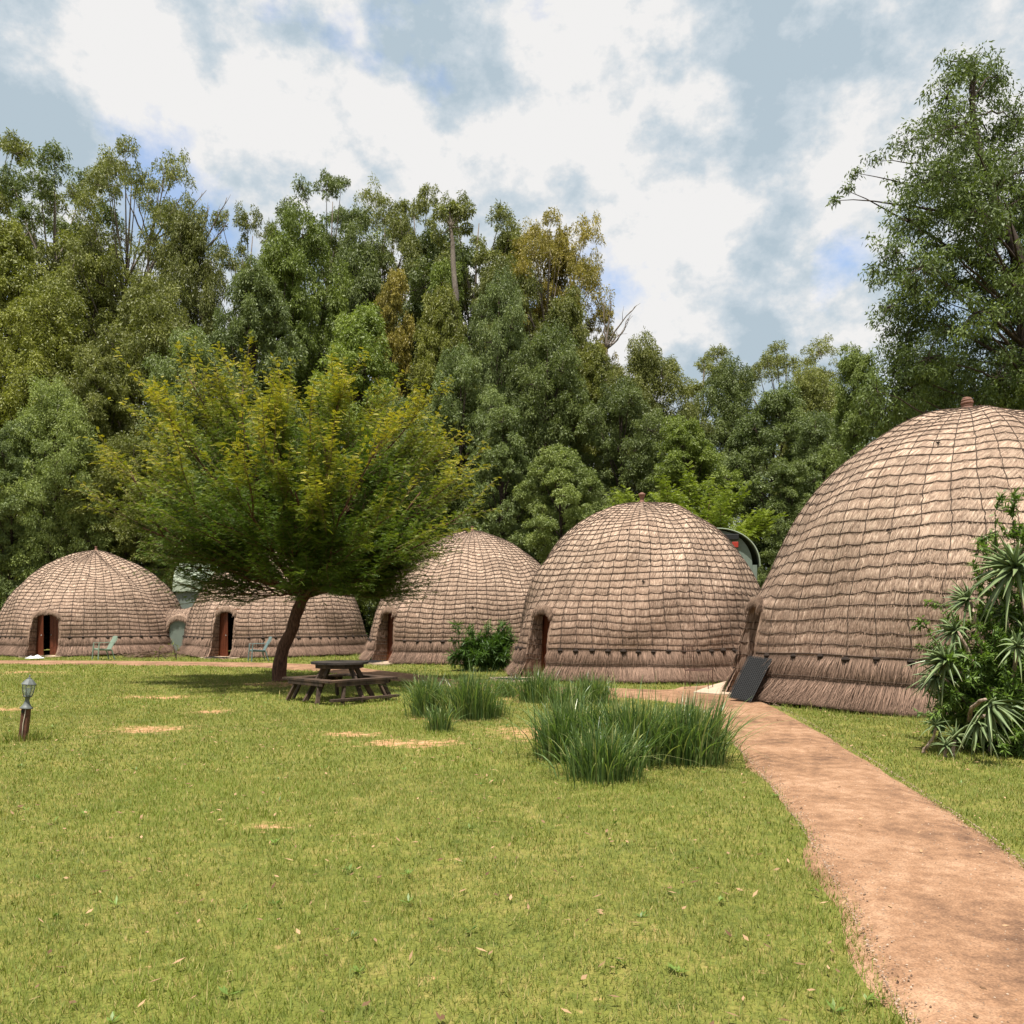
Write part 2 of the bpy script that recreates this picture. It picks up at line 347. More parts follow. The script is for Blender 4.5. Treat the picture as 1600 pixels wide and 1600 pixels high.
# ------------------------------------------------------------------ ground, path
rng = np.random.default_rng(7)
SOIL = [(227, 1139, 0.62, 0.42), (548, 1146, 0.42, 0.26), (640, 1160, 0.75, 0.30), (10, 1107, 0.45, 0.3), (830, 1139, 0.55, 0.4),
        (445, 1068, 1.3, 0.7), (700, 1120, 0.5, 0.5), (250, 1088, 0.7, 0.35), (860, 1150, 0.6, 0.5),
        (330, 1110, 0.35, 0.25), (40, 1050, 0.9, 0.5), (900, 1090, 1.2, 0.9), (410, 1290, 0.15, 0.15)]
SOILW = [(*gnd(a, b)[:2], rx, ry) for a, b, rx, ry in SOIL]
def soil_at(x, y):
    s = np.zeros_like(x)
    for cx, cy, rx, ry in SOILW:
        d = ((x - cx) / rx) ** 2 + ((y - cy) / ry) ** 2
        s = np.maximum(s, 0.85 * np.exp(-d * 0.55))
    return s
PATH_A = [gnd(*p)[:2] for p in [(-700, 1031), (-200, 1031.5), (0, 1032), (150, 1032.5), (300, 1034), (430, 1036), (540, 1040), (590, 1046), (660, 1055), (740, 1066), (820, 1072), (905, 1074), (960, 1075), (1030, 1077), (1090, 1074)]]
PATH_B = [gnd(*p)[:2] for p in [(-700, 1037.5), (-200, 1037.5), (0, 1037.5), (150, 1038.5), (300, 1040.5), (430, 1044), (520, 1052), (570, 1062), (660, 1066), (740, 1079), (820, 1086), (905, 1090), (960, 1090), (1030, 1096), (1090, 1104)]]
PATH2_L = [gnd(*p)[:2] for p in [(1052, 1076), (1075, 1096), (1108, 1122), (1150, 1170), (1210, 1240), (1290, 1360), (1420, 1620)]]
PATH2_R = [gnd(*p)[:2] for p in [(1150, 1070), (1187, 1090), (1240, 1117), (1330, 1170), (1440, 1240), (1600, 1350), (1890, 1620)]]
def resamp(P, n):
    P = np.array(P); t = np.linspace(0, len(P) - 1, n); i = np.clip(t.astype(int), 0, len(P) - 2); f = t - i
    p0 = P[np.clip(i - 1, 0, None)]; p1 = P[i]; p2 = P[i + 1]; p3 = P[np.clip(i + 2, None, len(P) - 1)]; f = f[:, None]
    return 0.5 * (2 * p1 + (p2 - p0) * f + (2 * p0 - 5 * p1 + 4 * p2 - p3) * f ** 2 + (3 * p1 - p0 - 3 * p2 + p3) * f ** 3)
def inpoly(x, y, P):
    ins = np.zeros(x.shape, bool); n = len(P)
    for i in range(n):
        x1, y1 = P[i]; x2, y2 = P[(i + 1) % n]
        if y1 == y2: continue
        c = ((y1 > y) != (y2 > y)) & (x < (x2 - x1) * (y - y1) / (y2 - y1) + x1); ins ^= c
    return ins
pa, pb = resamp(PATH_A, 90), resamp(PATH_B, 90); qa, qb = resamp(PATH2_L, 60), resamp(PATH2_R, 60)
POLY1 = np.concatenate([pa, pb[::-1]]); POLY2 = np.concatenate([qa, qb[::-1]])
def on_path(x, y): return inpoly(x, y, POLY1) | inpoly(x, y, POLY2)
# hut footprints (centre x, y, radius), used to keep grass out
HUTS = []

def grid_mesh(mb, xs, ys, zf, rf, pf):
    X, Y = np.meshgrid(xs, ys); v = np.stack([X, Y, zf(X, Y)], -1).reshape(-1, 3); nx, ny = len(xs), len(ys)
    i = np.arange(ny - 1)[:, None] * nx + np.arange(nx - 1)[None]
    q = np.stack([i, i + 1, i + nx + 1, i + nx], -1).reshape(-1, 4)
    mb.add(v, q, None, rf(X, Y).ravel(), pf(X, Y).ravel())
def gz(X, Y):
    near = sstep(60, 40, np.abs(Y - 20)) * sstep(70, 50, np.abs(X))
    return near * (0.012 * np.sin(X * 1.7 + 1) * np.cos(Y * 1.3) + 0.008 * np.sin(X * 4.1 + Y * 2.7)) - 0.012
g = MB()
ax = np.unique(np.concatenate([np.linspace(-600, -26, 24), np.arange(-26, 20, 0.14), np.linspace(20, 600, 24)]))
ay = np.unique(np.concatenate([np.linspace(-300, 0, 8), np.arange(0, 36, 0.14), np.linspace(36, 900, 30)]))
grid_mesh(g, ax, ay, gz, lambda X, Y: sstep(41, 46, Y), soil_at)
kind(g.build('ground', M['turf'], smooth=True), 'structure')

def strip(name, A, B, mat, z, th=0.03, seed=1):
    r = np.random.default_rng(seed); n = len(A); k = 9; t = np.linspace(0, 1, k)
    jA = np.cumsum(r.normal(0, 0.02, n)) ; jA -= np.linspace(jA[0], jA[-1], n); jA = np.clip(jA, -0.1, 0.1)
    P = A[:, None] * (1 - t)[None, :, None] + B[:, None] * t[None, :, None]
    d = unit(B - A); P[:, 0] += d * jA[:, None]; P[:, -1] += d * jA[::-1][:, None]
    Z = np.full((n, k), z) + r.normal(0, 0.0015, (n, k)); Z[:, 0] = z - th; Z[:, -1] = z - th
    P[:, 0] -= d * 0.03; P[:, -1] += d * 0.03
    v = np.concatenate([P, Z[..., None]], -1).reshape(-1, 3)
    i = np.arange(n - 1)[:, None] * k + np.arange(k - 1)[None]
    mb = MB().add(v, np.stack([i, i + k, i + k + 1, i + 1], -1).reshape(-1, 4)[:, ::-1])
    return kind(mb.build(name, mat, smooth=True), 'structure')
strip('path', pa, pb, M['red_path'], 0.022, 0.05, 3)
o = strip('path', qa, qb, M['red_path'], 0.030, 0.06, 5)

# ------------------------------------------------------------------ beehive huts
PB = np.array([(1.035, 0), (1.0, .08), (.985, .2), (.955, .35), (.90, .50), (.80, .655), (.63, .815), (.40, .922), (.17, .978), (0.0, 1)])
PC = np.array([(1.05, 0), (1.0, .09), (.975, .22), (.915, .40), (.80, .58), (.66, .71), (.48, .825), (.28, .915), (.11, .975), (0.0, 1)])
def noise1(rg, k, amp):
    fr = rg.integers(2, 14, k); ph = rg.uniform(0, 2 * pi, k); a = rg.normal(0, 1, k) / np.sqrt(k) * amp
    g2 = rg.uniform(-3, 3, k)
    return lambda th, s: sum(a[i] * np.sin(fr[i] * th + ph[i] + g2[i] * s) for i in range(k))

def hut(cx, cy, R, H, blend, face_left, Mn, course, label, seed, door='closed', finial='knob', subc=6, porch=0.42, straw=36000, openw=0.5, ropeR=0.013, band=(0.42, 0.76), openh=1.68, patches=12):
    rg = np.random.default_rng(seed)
    # door direction: turned left from the direction to the camera
    base = math.atan2(-cy, -cx)                       # direction hut -> camera
    dang = base - radians(face_left)                  # clockwise = towards the left of the photo
    rz = dang + pi / 2                                # local -Y faces the door direction
    root = empty('beehive_hut', (cx, cy, 0), label, 'hut', 'thatched beehive huts in a row', rz)
    HUTS.append((cx, cy, R * 1.06))
    prof = (PB * (1 - blend) + PC * blend) * np.array([R, H])
    pr = resamp(prof, 400); L = np.concatenate([[0], np.cumsum(np.linalg.norm(np.diff(pr, axis=0), axis=1))]); LT = L[-1]
    rs = lambda s: np.interp(s, L, pr[:, 0]); zs = lambda s: np.interp(s, L, pr[:, 1])
    s_of_z = lambda z: np.interp(z, pr[:, 1], L)
    sB = float(s_of_z(band[1])); sA = float(s_of_z(band[0]))
    wav = noise1(rg, 11, 0.032); wavm = noise1(rg, 7, 0.03); lump = noise1(rg, 12, 0.045)
    nC = int((LT - sB) / course); course = (LT - sB) / nC
    sagA = rg.uniform(0.008, 0.05, nC + 2)
    def wander(th, s):
        k = np.clip(((s - sB) / course), 0, nC + 0.99); fade = sstep(0, 0.35, s - sB) * sstep(0, 0.9, LT - s)
        mth = (th * Mn / (2 * pi)) % 1.0
        return (wav(th, s) - sagA[k.astype(int)] * 4 * mth * (1 - mth)) * fade
    def surf(th, s, d=0.0, raw=False):
        """point on the thatch; th = 0 at the doorway (local -Y)"""
        r = rs(s); z = zs(s); e = 0.02
        tr = rs(np.minimum(s + e, LT)) - rs(np.maximum(s - e, 0)); tz = zs(np.minimum(s + e, LT)) - zs(np.maximum(s - e, 0))
        ln = np.sqrt(tr * tr + tz * tz) + 1e-9; nr, nz = tz / ln, -tr / ln
        a = np.abs((th + pi) % (2 * pi) - pi) * R
        pg = sstep(2.3, 0.45, a) * sstep(3.5, 1.15, z)
        lp = lump(th, s) * sstep(0, 1.2, LT - s)
        hood = 0.05 * np.exp(-((z - 1.86) / 0.16) ** 2) * sstep(1.0, 0.55, a)
        rr = r + porch * pg + hood + (lp + d) * nr; zz_ = z + (lp + d) * nz
        x = rr * np.sin(th); y = -rr * np.cos(th)
        return np.stack([x, y, np.maximum(zz_, 0.0) if np.ndim(zz_) else max(zz_, 0)], -1)
    def opening(th, z, m_=0.0):
        a = np.abs((th + pi) % (2 * pi) - pi) * (R + porch)
        hw = openw + 0.06 * (1 - z / openh)
        return (a < hw + m_) & (z < openh + m_ - 0.13 * np.clip(a / openw, 0, 1.2) ** 5)
    # --- thatch shell
    nTh = Mn * 6
    s1 = np.linspace(0, sB, 22)[:-1]; s2 = np.linspace(sB, LT - 0.001, nC * subc + 1)
    S = np.concatenate([s1, s2]); th = np.linspace(-pi, pi, nTh + 1)
    TH, SS = np.meshgrid(th, S)
    ff = ((SS - wander(TH, SS)) - sB) / course; fr = ff % 1.0
    mm = ((TH - wavm(TH * 0 , SS) * 0.5) * Mn / (2 * pi)) % 1.0
    small = sstep(0, 1.3, LT - SS)
    pil = (0.013 * (1 - (2 * np.abs(fr - 0.42)) ** 2.2).clip(0)) * sstep(0.25, 0.9, LT - SS)
    pilm = 0.007 * (np.sin(pi * mm) ** 0.6) * small
    disp = np.where(SS > sB, pil + pilm, 0)
    # lower band of tied bundles, then the loose skirt
    fb = np.clip((SS - sA) / (sB - sA), 0, 1); inb = (SS > sA) & (SS <= sB)
    notch = np.clip(1 - np.minimum(mm, 1 - mm) / 0.17, 0, 1) * sstep(0.25, 1.0, fb)
    disp = np.where(inb, 0.030 * np.sin(pi * fb) ** 0.7 + 0.018 - 0.10 * notch, disp)
    fs = np.clip(SS / sA, 0, 1)
    disp = np.where(SS <= sA, 0.02 + 0.075 * (1 - fs) + 0.035 * np.sin(TH * Mn * 1.37 + 2 * np.sin(TH * 9)) * (1 - fs), disp)
    disp = disp + rg.normal(0, 0.004, disp.shape)
    P = surf(TH, SS, disp)
    P[:, -1] = P[:, 0]
    cellr = rg.uniform(0, 1, (nC + 3, Mn + 1)); ci = np.clip(np.floor(ff).astype(int) + 2, 0, nC + 2); cj = np.floor((TH + pi) * Mn / (2 * pi)).astype(int).clip(0, Mn)
    rnd = 0.30 + 0.36 * cellr[ci, cj] + rg.normal(0, 0.05, SS.shape)
    dk = np.clip(np.where(SS > sB, 0.55 * np.exp(-(np.minimum(fr, 1 - fr) / 0.10) ** 2) * sstep(0.2, 0.8, LT - SS), 0) + 0.9 * notch * inb, 0, 1)
    UV = np.stack([TH * np.maximum(rs(SS), 0.6), SS], -1)
    i = np.arange(len(S) - 1)[:, None] * (nTh + 1) + np.arange(nTh)[None]
    q = np.stack([i, i + 1, i + nTh + 2, i + nTh + 1], -1).reshape(-1, 4)
    Pf = P.reshape(-1, 3); zc = zs(SS).reshape(-1)[q].mean(1); tcn = TH.reshape(-1)[q].mean(1)
    q = q[~opening(tcn, zc)]
    sh = MB(); sh.add(Pf, q, None, rnd.ravel(), dk.ravel(), UV.reshape(-1, 2))
    # --- doorway tunnel (thatched reveal)
    hs = np.concatenate([np.stack([np.full(14, -1.0), np.linspace(0, 0.92, 14)], 1), np.stack([np.linspace(-1, 1, 15), 0.92 + 0.08 * (1 - np.abs(np.linspace(-1, 1, 15)) ** 3)], 1)[1:-1], np.stack([np.full(14, 1.0), np.linspace(0.92, 0, 14)], 1)])
    ze = hs[:, 1] * (openh + 0.02); tha = hs[:, 0] * (openw + 0.06 * (1 - ze / openh) + 0.02) / (R + porch)
    edge = surf(tha, s_of_z(ze), 0.03)
    yin = -(R + porch - 0.5)
    nT = 12
    tt = np.linspace(0, 1, nT); inner = edge.copy(); inner[:, 1] = yin; inner[:, 0] *= 0.86; inner[:, 2] *= 0.97
    V = edge[None] * (1 - tt)[:, None, None] + inner[None] * tt[:, None, None]
    V[1:-1, :, 0] += rg.normal(0, 0.012, V[1:-1, :, 0].shape); k = len(edge)
    i = np.arange(nT - 1)[:, None] * k + np.arange(k - 1)[None]
    q = np.stack([i, i + 1, i + k + 1, i + k], -1).reshape(-1, 4)
    arcl = np.concatenate([[0], np.cumsum(np.linalg.norm(np.diff(edge, axis=0), axis=1))])
    TU = np.stack([np.broadcast_to((tt * (edge[:, 1].mean() * -1 + yin))[:, None], (nT, k)), np.broadcast_to(arcl[None], (nT, k))], -1)
    sh.add(V.reshape(-1, 3), q, None, 0.35 + rg.normal(0, 0.05, nT * k), 0.1, TU.reshape(-1, 2))
    # --- rounded straw lip round the opening
    sh.tube(edge + np.array([0, 0.03, 0]), 0.022 + rg.normal(0, 0.003, len(edge)), 6, 0.42)
    # --- loose straws over the courses
    N = straw; t0 = rg.uniform(-pi, pi, N); s0 = sB + (LT - sB) * (1 - np.sqrt(rg.uniform(0, 1, N))) * 0.96 + 0.05
    keep = ~opening(t0, zs(s0), 0.05); t0, s0 = t0[keep], s0[keep]; N = len(t0)
    ln = rg.uniform(0.07, 0.19, N); slope = rg.normal(0, 0.13, N) + 0.06 * np.sin(t0 * Mn * 0.37 + s0 * 5)
    rad = np.maximum(rs(s0), 0.5)
    A = surf(t0, s0, 0.013); B = surf(t0 + slope * ln / rad, np.maximum(s0 - ln, sB - 0.05), 0.017 + rg.exponential(0.009, N))
    D = B - A; Ls = np.linalg.norm(D, axis=1); D = unit(D); Nn = unit(np.stack([np.sin(t0), -np.cos(t0), 0.6 + 0 * t0], -1)); Sd = unit(np.cross(D, Nn))
    sh.leaves(A, D, Sd, Ls, rg.uniform(0.006, 0.013, N) * (1.35 if cy > 25 else 1.0), rg.beta(2.0, 2.0, N), 0.0, 0.3)
    # band + skirt straws (long, hanging, ragged)
    for (sa, sb, cnt, la, lb, off, spread) in ((sB - 0.02, sB + 0.03, int(straw * 0.40), 0.22, 0.46, 0.045, 0.07), (sA - 0.03, sA + 0.03, int(straw * 0.75), 0.35, 0.68, 0.035, 0.075), (sA * 0.45, sA * 0.9, int(straw * 0.45), 0.2, 0.5, 0.06, 0.11)):
        t0 = rg.uniform(-pi, pi, cnt); s0 = rg.uniform(sa, sb, cnt)
        keep = ~opening(t0, zs(s0), 0.06); t0, s0 = t0[keep], s0[keep]; n_ = len(t0)
        ln = rg.uniform(la, lb, n_); slope = rg.normal(0, spread, n_)
        A = surf(t0, s0, off * 0.6); send = s0 - ln
        B = surf(t0 + slope * ln / R, np.maximum(send, 0.0), off + np.where(send < 0.02, 0.05, 0.012) + rg.exponential(0.03, n_) + 0.02 * (s0 < sB - 0.1))
        B[:, 2] += rg.uniform(-0.01, 0.05, n_) * (B[:, 2] < 0.03)
        D = B - A; Ls = np.linalg.norm(D, axis=1); D = unit(D); Nn = unit(np.stack([np.sin(t0), -np.cos(t0), 0.15 + 0 * t0], -1)); Sd = unit(np.cross(D, Nn))
        sh.leaves(A, D, Sd, Ls, rg.uniform(0.0055, 0.0125, n_) * (1.4 if cy > 25 else 1.0), rg.beta(1.0, 1.35, n_), 0.0, 0.35)
    # fringe over the doorway
    n_ = 1800; j = rg.uniform(12.5, len(edge) - 13.5, n_); j0 = j.astype(int); f = (j - j0)[:, None]; A = edge[j0] * (1 - f) + edge[j0 + 1] * f
    A = A + np.array([0, -0.02, 0.06]) + rg.normal(0, 0.025, (n_, 3)); D = unit(np.stack([rg.normal(0, 0.2, n_), rg.normal(-0.28, 0.15, n_), -np.ones(n_)], -1))
    sh.leaves(A, D, unit(np.cross(D, np.array([0, -1, 0.2]))), rg.uniform(0.10, 0.21, n_), 0.014, rg.beta(2, 2, n_), 0.0, 0.3)
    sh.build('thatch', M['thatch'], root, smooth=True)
    # --- rope net
    rp = MB()
    for kk in range(nC + 1):
        s_ = sB + kk * course
        if LT - s_ < 0.30: break
        nseg = max(60, int(Mn * 6 * min(1, rs(s_) / R * 1.5))); t_ = np.linspace(-pi, pi, nseg + 1)
        sw = s_ + wander(t_, np.full_like(t_, s_)); Pp = surf(t_, sw, 0.020); ok = ~opening(t_, zs(sw), 0.04)
        st = 0
        for e_ in list(np.where(~ok)[0]) + [len(t_)]:
            if e_ - st >= 3: rp.tube(Pp[st:e_], ropeR * (1.25 if kk == 0 else 1) * rg.uniform(0.85, 1.15), 5, rg.uniform(0.2, 0.8), cap=False)
            st = e_ + 1
    for (s_, off, rr_) in ((sA, 0.075, 1.5), (sB + 0.045, 0.03, 1.3)):
        t_ = np.linspace(-pi, pi, Mn * 6 + 1); sw = s_ + 0.5 * wav(t_, np.full_like(t_, s_)); Pp = surf(t_, sw, off); ok = ~opening(t_, zs(sw), 0.04); st = 0
        for e_ in list(np.where(~ok)[0]) + [len(t_)]:
            if e_ - st >= 3: rp.tube(Pp[st:e_], ropeR * rr_, 5, 0.4, cap=False)
            st = e_ + 1
    for jj in range(Mn):
        tj = -pi + 2 * pi * jj / Mn
        top = LT - (0.35 if jj % 2 == 0 else rg.uniform(0.7, 1.5))
        s_ = np.arange(sB, top, course / 2.5); t_ = tj + wavm(0 * s_, s_) * 0.5 + rg.normal(0, 0.003, len(s_)) * min(1, 4 / R)
        t_ = np.where(rs(s_) > 0.3, t_, tj); Pp = surf(t_, s_, 0.023); ok = ~opening(t_, zs(s_), 0.05); st = 0
        for e_ in list(np.where(~ok)[0]) + [len(t_)]:
            if e_ - st >= 3: rp.tube(Pp[st:e_], ropeR * 0.95, 4, 0.5, cap=False)
            st = e_ + 1
    for zz3 in np.arange(0.12, openh - 0.15, course * 1.05):          # ropes running into the jambs of the doorway
        for sd3 in (0, 1):
            ke = int(np.argmin(np.abs(edge[:20, 2] - zz3))) if sd3 == 0 else len(edge) - 20 + int(np.argmin(np.abs(edge[-20:, 2] - zz3)))
            t3 = np.linspace(-0.04, 1.0, 8)[:, None]; L3 = edge[ke] * (1 - t3) + inner[ke] * t3; L3[:, 0] += (0.012 if sd3 == 0 else -0.012); L3[:, 2] += rg.normal(0, 0.012, 8)
            rp.tube(L3, ropeR, 5, cap=False)
    rp.build('rope_net', M['rope'], root, smooth=True)
    # --- dark knots along the lower band and loose dark tufts in the roof
    kn = MB()
    for jj in range(Mn):
        tj = -pi + 2 * pi * jj / Mn + float(wavm(0, sB)) * 0.5
        if opening(np.array(tj), 1.0, 0.12): continue
        c = surf(np.array(tj), np.array(sB + rg.uniform(-0.02, 0.02)), 0.045)
        tdir = np.array([cos(tj), sin(tj), 0]); sz = rg.uniform(0.9, 1.5)
        kn.tube([c - tdir * 0.055 * sz, c - tdir * 0.02, c + tdir * 0.03, c + tdir * 0.06 * sz], np.array([0.014, 0.042, 0.038, 0.012]) * sz, 6, 0.3)
        n_ = 12; D = unit(np.stack([rg.normal(0, 0.3, n_) * cos(tj), rg.normal(0, 0.3, n_) * sin(tj), -np.ones(n_)], -1))
        kn.leaves(np.repeat(c[None], n_, 0) + rg.normal(0, 0.015, (n_, 3)), D, unit(np.cross(D, np.array([sin(tj), -cos(tj), 0.1]))), rg.uniform(0.07, 0.2, n_) * sz, 0.02, 0.3)
    for _ in range(patches * 2):
        tj = rg.uniform(-pi, pi); sj = sB + (LT - sB) * rg.uniform(0.12, 0.9)
        if opening(np.array(tj), float(zs(sj)), 0.2): continue
        c = surf(np.array(tj), np.array(sj), 0.05); n_ = 26; sz = rg.uniform(0.35, 1.0)
        nn = np.array([sin(tj), -cos(tj), 0.5]); D = unit(rg.normal(0, 1, (n_, 3)) + np.array([cos(tj), sin(tj), 0]) * rg.normal(0, 1.2, (n_, 1)) + nn * 0.2)
        kn.leaves(np.repeat(c[None], n_, 0) - D * 0.03, D, unit(np.cross(D, nn)), rg.uniform(0.05, 0.12, n_) * sz, 0.022, 0.3)
    kn.build('knots', M['knot'], root)
    # --- finial
    fb_ = MB(); zt = H - 0.03
    if finial == 'knob':
        fb_.lathe([(0.0, zt - 0.1), (0.20, zt - 0.05), (0.11, zt + 0.05), (0.085, zt + 0.16), (0.125, zt + 0.27), (0.16, zt + 0.31), (0.15, zt + 0.35), (0.05, zt + 0.40), (0.0, zt + 0.41)], n=18)
    elif finial == 'coil':
        fb_.lathe([(0.0, zt - 0.1), (0.30, zt - 0.06), (0.19, zt + 0.04), (0.15, zt + 0.10)], n=18)
        for kk, (rr_, zz2) in enumerate(((0.135, 0.12), (0.15, 0.18), (0.135, 0.24), (0.10, 0.29))):
            a_ = np.linspace(0, 2 * pi, 25); fb_.tube(np.stack([rr_ * np.cos(a_), rr_ * np.sin(a_) , zt + zz2 + 0.012 * np.sin(a_ + kk)], -1), 0.038, 7, 0.5)
        fb_.lathe([(0.12, zt + 0.1), (0.12, zt + 0.28), (0.05, zt + 0.33), (0, zt + 0.34)], n=14)
    else:
        fb_.lathe([(0.0, zt - 0.1), (0.17, zt - 0.05), (0.08, zt + 0.06), (0.075, zt + 0.2), (0.10, zt + 0.24), (0.0, zt + 0.26)], n=16)
    for q3 in range(len(fb_.v)):
        fb_.v[q3] = np.where(fb_.v[q3][:, 2:] > zt - 0.04, fb_.v[q3] * np.array([0.66, 0.66, 1]), fb_.v[q3]); fb_.v[q3][:, 2] = zt + (fb_.v[q3][:, 2] - zt) * 0.78
    fb_.build('finial', M['clay'], root, smooth=True)
    # --- door at the inner end of the tunnel
    iw = float(np.abs(inner[:, 0]).max()); ih = float(inner[:, 2].max())
    fm = MB(); yy = yin + 0.02
    for sx in (-1, 1): fm.box((sx * (iw + 0.03), yy, ih / 2), (0.09, 0.10, ih), bev=0.006)
    fm.box((0, yy, ih + 0.02), (2 * iw + 0.15, 0.098, 0.09), bev=0.006)
    fm.build('door_frame', M['door_frame'], root)
    def leaf(x0, wdt, ang, hinge):
        d = MB(); hh = ih - 0.06; npk = 4; wp = wdt / npk
        for z0, hz in ((0.02, 0.14), (hh * 0.5 - 0.06, 0.12), (hh - 0.15, 0.13)): d.box((hinge * wdt / 2, 0.022, z0 + hz / 2), (wdt * 0.96, 0.02, hz), bev=0.003)
        for k_ in range(npk): d.box((hinge * (k_ + 0.5) * wp, 0.0, hh / 2 + 0.01), (wp - 0.006, 0.03, hh), r=rg.uniform(0.3, 0.7), bev=0.004)
        ob = d.build('door', M['door_wood'], root); ob.location = (x0, yin + 0.09, 0.01); ob.rotation_euler = (0, 0, ang)
        hd = MB(); hd.tube([(hinge * (wdt - 0.07), -0.015, 0.9), (hinge * (wdt - 0.07), -0.05, 0.9), (hinge * (wdt - 0.07), -0.06, 0.9)], [0.012, 0.014, 0.03], 8)
        hd.build('handle', M['steel'], ob, smooth=True)
        return ob
    if door == 'open': leaf(-iw, iw * 1.02, radians(-12), 1)
    elif door == 'two': leaf(-iw, iw * 0.98, radians(-35), 1); leaf(iw, iw * 0.98, radians(4), -1)
    elif door == 'ajar': leaf(-iw, iw * 1.0, radians(30), 1)
    elif door == 'wide': leaf(-iw, iw * 1.96, radians(10), 1)
    else: leaf(-iw, iw * 1.96, 0, 1)
    return root, rz

def W(px, Y): return (px - 800) / F * Y
HL = []
HL.append(hut(W(150, 39.5), 39.5, 4.16, 4.86, 0.95, 26, 56, 0.175, 'leftmost thatched beehive hut, wide and low, with a green chair and a white cloth outside', 11, door='two', finial='plain', porch=0.42, straw=36000, ropeR=0.0115, openw=0.56, band=(0.50, 0.80), openh=1.86))
HL.append(hut(W(434, 38.5), 38.5, 4.05, 5.0, 0.75, 28, 54, 0.175, 'thatched beehive hut behind the spreading tree, with a half open brown door', 12, door='open', finial='plain', porch=0.66, straw=36000, ropeR=0.0115, openw=0.43, band=(0.50, 0.80), openh=1.98))
HL.append(hut(W(738, 33.4), 33.4, 4.10, 5.15, 0.70, 44, 62, 0.170, 'thatched beehive hut between the spreading tree and the dark aloe bush', 13, door='wide', finial='plain', openw=0.41, porch=0.48, straw=38000, ropeR=0.0105, band=(0.48, 0.80), openh=1.92))
HL.append(hut(W(1003, 24.5), 24.5, 3.62, 5.05, 0.15, 44, 60, 0.185, 'thatched beehive hut with clay pot finial, second from the right, behind the tall green tufts', 14, door='closed', finial='knob', openw=0.38, porch=0.38, straw=52000, ropeR=0.0088, band=(0.46, 0.80), openh=1.88))
HL.append(hut(W(1511, 17.2), 17.2, 4.20, 5.97, 0.35, 62, 47, 0.235, 'largest and nearest thatched beehive hut at the right, cropped by the picture edge', 15, door='wide', finial='coil', porch=0.42, straw=95000, ropeR=0.0085, band=(0.54, 0.92), openh=2.0, subc=7))
RAD = (4.16, 4.05, 4.10, 3.62, 4.20)
def local(i, x, y, z=0.0):
    root, rz = HL[i]; c, s = cos(rz), sin(rz); l = root.location
    return np.array([l[0] + c * x - s * y, l[1] + s * x + c * y, z])

# concrete doorsteps (setting) and the mats in front of the doors
def slab(name, pts, z, th, mat, k=None, lab=None, cat=None, grp=None):
    P = np.array(pts, float); n = len(P); v = np.concatenate([np.c_[P, np.full(n, z)], np.c_[P, np.full(n, z - th)]])
    q = [[i, (i + 1) % n, n + (i + 1) % n, n + i][::-1] for i in range(n)]; t = [[0, i, i + 1] for i in range(1, n - 1)]
    ctr = P.mean(0); mb = MB().add(v, q, t); o = mb.build(name, mat)
    if k: kind(o, k)
    if lab: tag(o, lab, cat, grp)
    return o
for i, (dx0, dx1, out) in enumerate(((-0.7, 0.9, 1.1), (-0.7, 0.9, 1.3), (-0.8, 0.8, 1.3), (-0.9, 0.8, 1.5))):
    R_ = RAD[i]; yf = -(R_ - 0.3)
    ye = -(R_ + out); a_ = np.linspace(0, pi, 12)
    pts = [local(i, -0.45, yf)[:2], local(i, 0.45, yf)[:2], local(i, 0.5, -(R_ + 0.1))[:2]] + [local(i, (dx1 + dx0) / 2 + (dx1 - dx0) / 2 * 1.1 * cos(t_), ye + 0.35 - 0.35 * sin(t_))[:2] for t_ in a_] + [local(i, -0.5, -(R_ + 0.1))[:2]]
    pts = pts[::-1]
    P = np.array(pts); ar = np.sum(P[:, 0] * np.roll(P[:, 1], -1) - np.roll(P[:, 0], -1) * P[:, 1])
    slab('doorstep', P if ar > 0 else P[::-1], 0.05, 0.07, M['concrete'], 'structure')

P = np.array([gnd(*p)[:2] for p in [(1083, 1085), (1112, 1074), (1150, 1063), (1186, 1052), (1212, 1056), (1196, 1080), (1165, 1089), (1120, 1088)]])
P = np.concatenate([P, local(4, 0.5, -3.3)[None, :2], local(4, -0.5, -3.3)[None, :2]]) if False else P
ar = np.sum(P[:, 0] * np.roll(P[:, 1], -1) - np.roll(P[:, 0], -1) * P[:, 1]); slab('doorstep', P if ar > 0 else P[::-1], 0.055, 0.07, M['concrete'], 'structure')
def mat_obj(loc, rz, tilt, lab, size=(0.6, 0.95), grp='black rubber door mats'):
    mb = MB(); wx, wy = size; nx, ny = 13, 20
    for i in range(nx): mb.box(((i / (nx - 1) - 0.5) * wx, 0, 0.008), (0.012, wy, 0.014), bev=0.003)
    for j in range(ny): mb.box((0, (j / (ny - 1) - 0.5) * wy, 0.0045), (wx - 0.015, 0.011, 0.008), bev=0.002)
    o = mb.build('door_mat', M['rubber']); tag(o, lab, 'mat', grp); o.location = loc; o.rotation_euler = (tilt, 0, rz); return o
p = local(0, -0.05, -(RAD[0] + 0.85), 0.052); mat_obj(p, HL[0][1], 0, 'black door mat beside a white cloth at the leftmost hut', (1.0, 0.55))
p = local(1, 0.15, -(RAD[1] + 1.1), 0.052); mat_obj(p, HL[1][1], 0, 'black door mat outside the half open brown door', (1.0, 0.6))
p = local(2, -0.1, -(4.10 + 0.95), 0.085); mat_obj(p, HL[2][1], 0.06, 'black door mat seen just beyond the picnic table top', (0.95, 0.7))
p = local(3, 0.0, -(3.62 + 1.1), 0.052); mat_obj(p, HL[3][1], 0, 'black door mat half hidden behind the green tufts', (0.8, 0.7))
